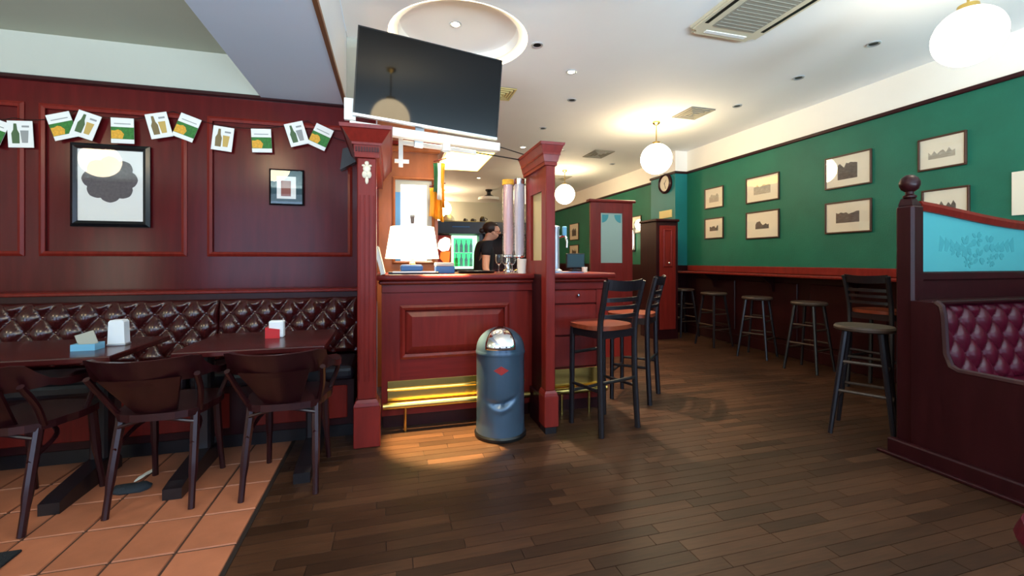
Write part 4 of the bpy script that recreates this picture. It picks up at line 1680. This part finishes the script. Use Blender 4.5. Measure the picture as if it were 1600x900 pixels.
# ================================================================== THINGS ON THE COUNTER
CT = 1.10
o = thing('table_lamp', 'table lamp with large glowing white shade on the counter', 'lamp', (.165, 3.47, CT))
bm = bmesh.new()
lathe(bm, [(0, 0), (.075, 0), (.075, .012), (.02, .03), (.014, .06), (.024, .075), (.012, .10), (.012, .16), (0, .16)], 20)
obj('base', bm, 'brass', o, smooth=True, world=False)
bm = bmesh.new()
lathe(bm, [(.205, .115), (.203, .12), (.165, .36), (.163, .36), (.2, .115)], 36, cap=False)
obj('shade', bm, 'lamp_shade', o, smooth=True, world=False)
l = bpy.data.lights.new('bulb', 'POINT')
l.energy = 6
l.color = (1, .85, .6)
l.shadow_soft_size = .04
b_ = bpy.data.objects.new('bulb', l)
COL.objects.link(b_)
b_.parent = o
b_.location = (0, 0, .2)

o = thing('card_reader_tray', 'low black counter tray with blue glass block under the lampshade', 'tray', (.155, 3.28, CT))
bx('tray_base', 'black_plastic', o, -.17, .19, -.05, .05, 0, .018, bev=.004, world=False)
bx('blue_block', 'blue_plastic', o, -.085, .075, -.04, .04, .018, .07, bev=.012, world=False)
bx('white_strip', 'white_card', o, -.14, .16, -.053, -.045, .012, .022, world=False)
o = thing('blue_box', 'blue box with pale lid on the counter right of the lamp', 'box', (.405, 3.42, CT))
bx('box_body', 'blue_plastic', o, -.07, .075, -.06, .06, 0, .055, bev=.004, world=False)
bx('lid', 'grey_plastic', o, -.072, .072, -.062, .062, .055, .085, bev=.006, world=False)
for k, (x, a, lab) in enumerate(((-.05, -14, 'white menu leaning against the left column, front one'), (-.05, -13, 'white menu leaning behind the front one by the left column'))):
    o = thing('menu', lab, 'menu', (x, 3.2 + k * .165, CT), 0, 'menus leaning by the left column')
    M = Matrix.Rotation(R(a), 4, 'Y')
    bm = bmesh.new()
    box(bm, -.012, .012, -.075, .075, .004, .2, M=M)
    obj('pages', bm, 'white_card', o, world=False)
    bm = bmesh.new()
    box(bm, .0125, .015, -.077, .077, .003, .203, M=M)
    obj('cover', bm, 'grey_plastic', o, world=False)
o = thing('drip_tray', 'round black serving tray lying on the counter', 'tray', (.66, 3.42, CT))
bm = bmesh.new()
lathe(bm, [(0, 0), (.14, 0), (.152, .018), (.147, .018), (.137, .006), (0, .005)], 32)
obj('tray', bm, 'black_plastic', o, smooth=True, world=False)


# tubes of stacked cups
def cup_tube(label, x, y, m, top, seed):
    t = thing('cup_dispenser', label, 'cup dispenser', (x, y, CT), 0, 'tall tubes of stacked cups')
    bm = bmesh.new()
    lathe(bm, [(0, 0), (.045, 0), (.045, .02), (.02, .03), (.015, .12), (.046, .13), (.046, .14), (0, .14)], 20)
    obj('stand', bm, 'chrome', t, smooth=True, world=False)
    bm = bmesh.new()
    k = 0
    z = .14
    while z < top - .06:
        lathe(bm, [(.031, z), (.041, z + .055), (.043, z + .058), (.039, z + .055), (.029, z + .004)], 14, cap=False)
        z += .024
    obj('stacked_cups', bm, m, t, smooth=True, world=False)['kind'] = 'stuff'
    bm = bmesh.new()
    lathe(bm, [(.048, .14), (.048, top), (.0465, top), (.0465, .14)], 22, cap=False)
    obj('clear_tube', bm, 'picture_glass', t, smooth=True, world=False)
    bm = bmesh.new()
    lathe(bm, [(.050, top - .03), (.050, top + .012), (.0, top + .02)], 22)
    obj('cap', bm, 'card_yellow' if seed else 'chrome', t, smooth=True, world=False)
    return t


cup_tube('tall tube of pinkish stacked cups with yellow cap', .935, 3.46, 'cup_pink', .75, 1)
cup_tube('tall tube of greyish stacked cups beside the right column', 1.0, 3.36, 'cup_grey', .74, 0)
o = thing('paper_cup', 'pale paper cup standing against the right column screen', 'cup', (.985, 3.24, CT))
bm = bmesh.new()
lathe(bm, [(0, 0), (.030, 0), (.038, .11), (.040, .113), (.036, .11), (.028, .004), (0, .004)], 20)
obj('cup', bm, 'paper', o, smooth=True, world=False)
gl0 = None
for k, (x, y, lab) in enumerate(((.84, 3.40, 'clear stemmed glass left of the cup tubes'), (.875, 3.33, 'clear stemmed glass in front of the pinkish cup tube'),
                                 (.925, 3.31, 'clear stemmed glass between cup tubes and paper cup'))):
    if gl0 is None:
        gl0 = thing('wine_glass', lab, 'glass', (x, y, CT), 0, 'clear glasses by the cup tubes')
        bm = bmesh.new()
        lathe(bm, [(0, 0), (.03, 0), (.03, .003), (.005, .008), (.004, .06), (.02, .075), (.03, .1), (.028, .15), (.0265, .15), (.028, .1), (.018, .078), (0, .07)], 18)
        obj('glass', bm, 'glass', gl0, smooth=True, world=False)
    else:
        dup(gl0, (x, y, CT), 0, lab)

# beer tap right of the column
o = thing('beer_tap', 'tall chrome beer tap fountain on the counter right of the column', 'tap', (1.36, 3.48, CT))
bm = bmesh.new()
lathe(bm, [(0, 0), (.055, 0), (.055, .015), (.033, .03), (.030, .36), (.036, .375), (.036, .39), (0, .4)], 22)
obj('column', bm, 'steel', o, smooth=True, world=False)
bm = bmesh.new()
tube(bm, curve_pts([(.03, -.0, .30), (.07, -.03, .31), (.085, -.04, .27), (.085, -.04, .21)], 4), .011, 8)
obj('spout', bm, 'chrome', o, smooth=True, world=False)
bm = bmesh.new()
box(bm, .05, .085, -.045, -.015, .31, .39, bev=.006)
obj('handle', bm, 'light_blue', o, world=False)
o = thing('beer_tap', 'short brass tap partly behind the right column', 'tap', (1.24, 3.5, CT))
bm = bmesh.new()
lathe(bm, [(0, 0), (.04, 0), (.04, .012), (.02, .025), (.018, .2), (.028, .22), (.02, .27), (0, .28)], 20)
obj('column', bm, 'brass', o, smooth=True, world=False)
bm = bmesh.new()
tube(bm, [(0, -.02, .17), (0, -.07, .17), (0, -.075, .12)], .009, 8)
obj('spout', bm, 'chrome', o, smooth=True, world=False)
o = bx('bar_runner', 'blue_plastic', None, 1.25, 1.5, 3.22, 3.38, CT, CT + .006)
tag(o, 'flat grey blue drip mat on the counter below the taps', 'mat')
o = thing('till_screen', 'dark framed grey screen on a stand behind the taps', 'screen', (1.62, 3.66, CT))
bx('stand', 'black_plastic', o, -.05, .05, -.04, .04, 0, .02, world=False)
bx('neck', 'black_plastic', o, -.015, .015, 0, .02, .02, .08, world=False)
bx('bezel', 'black_plastic', o, -.09, .09, -.012, .012, .03, .165, bev=.004, world=False)
bx('display', 'teal_mat', o, -.08, .08, -.014, -.012, .042, .155, world=False)
o = thing('candle_pot', 'small cream pot on the counter beside the grey screen', 'pot', (1.60, 3.42, CT))
bm = bmesh.new()
lathe(bm, [(0, 0), (.022, 0), (.025, .045), (.021, .045), (.018, .008), (0, .008)], 16)
obj('pot', bm, 'cream_mat', o, smooth=True, world=False)

# ================================================================== BACK BAR
bb = thing('back_bar', 'dark back bar unit with overhead canopy and work counter', 'bar unit', (1.5, 7.7, 0))
bx('counter', 'mahogany_dark', bb, .6, 2.6, 7.4, 8.0, .0, 1.02)
bx('counter_top', 'mahogany_dark', bb, .58, 2.62, 7.37, 8.02, 1.02, 1.055)
bx('canopy', 'black_wood', bb, .6, 2.6, 7.45, 8.0, 1.66, 1.88, bev=.01)
bx('canopy_sign', 'blue_plastic', bb, 1.02, 1.32, 7.44, 7.45, 1.77, 1.79)
bx('back_board', 'mahogany_dark', bb, .6, 2.6, 7.94, 8.0, 1.055, 1.66)
for x in (.6, 1.5, 2.54):
    bx('upright', 'black_wood', bb, x, x + .06, 7.5, 7.94, 1.055, 1.66)
o = thing('drinks_fridge', 'green lit drinks fridge glowing on the back bar', 'fridge', (1.245, 7.62, 1.057))
bm = bmesh.new()
for d in ((-.22, -.19, 0, .58), (.19, .22, 0, .58), (-.19, .19, 0, .04), (-.19, .19, .54, .58)):
    box(bm, d[0], d[1], -.1, .22, d[2], d[3])
box(bm, -.19, .19, .2, .22, .04, .54)
obj('cabinet', bm, 'fridge_light', o, world=False)
bx('glow_panel', 'fridge_green', o, -.19, .19, .185, .2, .04, .54, world=False)
bx('shelf', 'steel', o, -.19, .19, -.05, .18, .28, .288, world=False)
bx('door_glass', 'picture_glass', o, -.19, .19, -.105, -.1, .04, .54, world=False)
bt = None
k = 0
for z in (1.057 + .041, 1.057 + .289):
    for i in range(4):
        x = 1.245 - .13 + i * .087
        lab = 'green bottle on the %s shelf of the lit fridge, %s' % ('lower' if z < 1.2 else 'upper', ('first from left', 'second from left', 'second from right', 'first from right')[i])
        if bt is None:
            bt = thing('beer_bottle', lab, 'bottle', (x, 7.62, z), 0, 'green bottles in the fridge')
            bm = bmesh.new()
            lathe(bm, [(0, 0), (.028, 0), (.028, .12), (.011, .165), (.011, .215), (0, .218)], 14)
            obj('bottle', bm, 'flag_green', bt, smooth=True, world=False)
            bm = bmesh.new()
            lathe(bm, [(.0285, .03), (.0285, .09)], 14, cap=False)
            obj('bottle_label', bm, 'card_green', bt, smooth=True, world=False)
        else:
            dup(bt, (x, 7.62, z), 0, lab)
o = thing('lit_sign', 'glowing white and orange picture sign left of the fridge', 'sign', (.885, 7.62, 1.057))
bx('backing', 'sign_red', o, -.14, .135, -.03, .03, 0, .58, world=False)
bm = bmesh.new()
prism(bm, [(-.09, .35), (-.02, .30), (.09, .32), (.125, .42), (.11, .52), (.03, .55), (-.06, .50), (-.1, .42)], -.04, -.03)
obj('white_glow', bm, 'sign_white', o, world=False)
bm = bmesh.new()
prism(bm, [(-.06, .18), (.03, .08), (.1, .12), (.115, .30), (.0, .30), (-.05, .28)], -.04, -.03)
obj('orange_glow', bm, 'sign_orange', o, world=False)
for k, (x, h, r, m, nm, lab) in enumerate(((.98, .13, .12, 'steel', 'metal_bowl', 'grey metal bowl on top of the back bar canopy'),
                                           (1.28, .07, .03, 'black_wood', 'jug', 'small dark jug on the canopy right of the bowl'),
                                           (1.42, .07, .04, 'black_wood', 'pot', 'dark pot on the canopy, middle of three'),
                                           (1.60, .11, .055, 'black_wood', 'kettle', 'dark kettle on the canopy left of the bartender'))):
    o = thing(nm, lab, nm.split('_')[-1], (x, 7.7, 1.88))
    bm = bmesh.new()
    if k == 0:
        lathe(bm, [(r * .9, 0), (r, .02), (r * .85, h * .6), (r * .4, h), (0, h)], 20)
    else:
        lathe(bm, [(r * .8, 0), (r, h * .3), (r * .9, h * .7), (r * .5, h), (0, h)], 16)
    obj('vessel', bm, m, o, smooth=True, world=False)
    if k:
        bm = bmesh.new()
        tube(bm, curve_pts([(r * .8, 0, h * .8), (r * 1.6, 0, h * .6), (r * .9, 0, h * .25)], 4), .007, 6)
        obj('handle', bm, m, o, smooth=True, world=False)
# second pendant-like shade over the far bar
o = thing('ceiling_lamp', 'dark ceiling lamp with white shade far behind the bartender', 'lamp', (2.45, 11.0, CH))
bm = bmesh.new()
lathe(bm, [(0, 0), (.09, 0), (.09, -.03), (.05, -.06), (.05, -.12), (.20, -.20), (0, -.2)], 20)
obj('cap', bm, 'black_plastic', o, smooth=True, world=False)
bm = bmesh.new()
lathe(bm, [(.27, -.20), (.28, -.27), (0, -.3), (0, -.2)], 20)
obj('shade', bm, 'white_card', o, smooth=True, world=False)


# ================================================================== BARTENDER
def skin_mesh(name, m, parent, verts, edges, radii, root=0, sub=2):
    me = bpy.data.meshes.new(name)
    me.from_pydata(verts, edges, [])
    o = bpy.data.objects.new(name, me)
    COL.objects.link(o)
    o.parent = parent
    sk = o.modifiers.new('skin', 'SKIN')
    sk.use_smooth_shade = True
    for i, r in enumerate(radii):
        v = me.skin_vertices[0].data[i]
        v.radius = r if isinstance(r, tuple) else (r, r)
        v.use_root = (i == root)
    s = o.modifiers.new('sub', 'SUBSURF')
    s.levels = s.render_levels = sub
    me.materials.append(MATS[m])
    return o


# local frame: the person faces +x
pe = thing('person', 'person in black t-shirt with dark tied hair, head bowed, working behind the bar', 'person', (1.04, 5.02, 0))
V, E, Rd = [], [], []


def jn(p, r, to=None):
    V.append(p)
    Rd.append(r)
    if to is not None:
        E.append((to, len(V) - 1))
    return len(V) - 1


pel = jn((0, 0, .92), (.13, .10))
sp = jn((.01, 0, 1.10), (.115, .09), pel)
chst = jn((.03, 0, 1.28), (.115, .085), sp)
nk0 = jn((.04, 0, 1.41), (.06, .055), chst)
nk = jn((.07, 0, 1.455), (.041, .041), nk0)
h1 = jn((.115, 0, 1.51), (.062, .066), nk)
h2 = jn((.125, 0, 1.572), (.074, .092), h1)
h3 = jn((.115, 0, 1.625), (.05, .06), h2)
jaw = jn((.182, 0, 1.470), (.028, .030), h1)
nose = jn((.226, 0, 1.520), (.012, .012), h2)
for s_ in (-1, 1):
    ear = jn((.11, s_ * .082, 1.535), (.012, .02), h1)
    shd = jn((.02, s_ * .165, 1.37), (.055, .055), chst)
    elb = jn((-.01, s_ * .215, 1.09), (.042, .042), shd)
    wr = jn((.14, s_ * .20, .90), (.028, .028), elb)
    pm = jn((.20, s_ * .19, .86), (.034, .02), wr)
    for f in range(4):
        k1 = jn((.245, s_ * (.16 + .02 * f), .845 - .004 * f), (.0095, .0095), pm)
        k2 = jn((.285 + (.008 if f in (1, 2) else 0), s_ * (.157 + .021 * f), .82), (.0085, .0085), k1)
        k3 = jn((.300, s_ * (.157 + .021 * f), .79), (.0075, .0075), k2)
    th1 = jn((.215, s_ * .150, .865), (.0115, .0115), pm)
    th2 = jn((.255, s_ * .132, .86), (.0095, .0095), th1)
    hip = jn((0, s_ * .09, .86), (.085, .085), pel)
    kn = jn((.02, s_ * .10, .48), (.058, .058), hip)
    an = jn((-.01, s_ * .10, .09), (.04, .04), kn)
    toe = jn((.14, s_ * .115, .035), (.036, .034), an)
skin_mesh('body', 'skin', pe, V, E, Rd)
# t-shirt, trousers, hair, eyes
skin_mesh('t_shirt', 'black_cloth', pe,
          [(0, 0, .90), (.01, 0, 1.10), (.02, 0, 1.28), (.033, 0, 1.40), (.02, .165, 1.375), (.005, .195, 1.24), (.02, -.165, 1.375), (.005, -.195, 1.24)],
          [(0, 1), (1, 2), (2, 3), (2, 4), (4, 5), (2, 6), (6, 7)],
          [(.15, .125), (.14, .12), (.155, .135), (.085, .09), (.068, .066), (.060, .058), (.068, .066), (.060, .058)])
skin_mesh('trousers', 'black_cloth', pe,
          [(0, 0, .93), (0, .09, .86), (.02, .10, .48), (-.01, .10, .12), (0, -.09, .86), (.02, -.10, .48), (-.01, -.10, .12)],
          [(0, 1), (1, 2), (2, 3), (0, 4), (4, 5), (5, 6)],
          [(.14, .11), .095, .07, .055, .095, .07, .055])
bm = bmesh.new()
sphere(bm, (.100, 0, 1.582), 1, 20, 14, (.098, .092, .080))
bmesh.ops.delete(bm, geom=[v for v in bm.verts if v.co.x > .14 and v.co.z < 1.612], context='VERTS')
sphere(bm, (-.003, 0, 1.55), .032, 12, 8, (1.1, .9, 1))
obj('hair', bm, 'dark_hair', pe, smooth=True, world=False)
for s_ in (-1, 1):
    bm = bmesh.new()
    sphere(bm, (.203, s_ * .032, 1.545), .010, 8, 6)
    obj('eye', bm, 'black_plastic', pe, smooth=True, world=False)
bm = bmesh.new()
sphere(bm, (.216, 0, 1.478), .012, 10, 6, (.6, 2, .4))
obj('mouth', bm, 'red_print', pe, smooth=True, world=False)

# ================================================================== FLOOR ODDS AND ENDS
o = bx('floor_mat', 'mat_black', None, -2.2, -1.46, 1.2, 2.27, 0.001, .012, bev=.003)
tag(o, 'black floor mat at the bottom left corner on the tiles', 'mat')
bm = bmesh.new()
rr = random.Random(11)
lathe(bm, [(.09, .001), (.10, .008), (.07, .022), (0, .028)], 14)
for v in bm.verts:
    v.co.x *= 1.0 + rr.uniform(-.15, .15)
    v.co.y *= .55 + rr.uniform(-.1, .1)
    v.co.z = max(.001, v.co.z * (1 + rr.uniform(-.3, .5)))
bmesh.ops.translate(bm, vec=(-1.31, 2.73, 0), verts=bm.verts)
tag(obj('rag', bm, 'rag', smooth=True, angle=70), 'dark crumpled rag on the tiles between the chair legs', 'rag')
bm = bmesh.new()
tube(bm, curve_pts([(-1.33, 2.81, .006), (-1.315, 2.86, .012), (-1.31, 2.90, .008), (-1.29, 2.95, .014)], 4), [.004, .008, .01, .012, .012, .01, .012, .013, .014, .013, .011, .009, .006], 7, flat=(1.2, .45))
tag(obj('paper_scrap', bm, 'paper', smooth=True), 'thin pale paper scrap lying beside the dark rag', 'scrap')
# dark speaker on the panelled wall beside the column
o = thing('wall_speaker', 'small dark wedge speaker on the panelled wall left of the column', 'speaker', (-.33, SF, 2.02))
bm = bmesh.new()
prism(bm, [(-.055, -.10), (.06, -.03), (.06, .10), (-.035, .07)], -.09, -.01)
obj('case', bm, 'black_wood', o, world=False)
bx('bracket', 'black_plastic', o, -.01, .03, -.012, 0, -.04, .05, world=False)
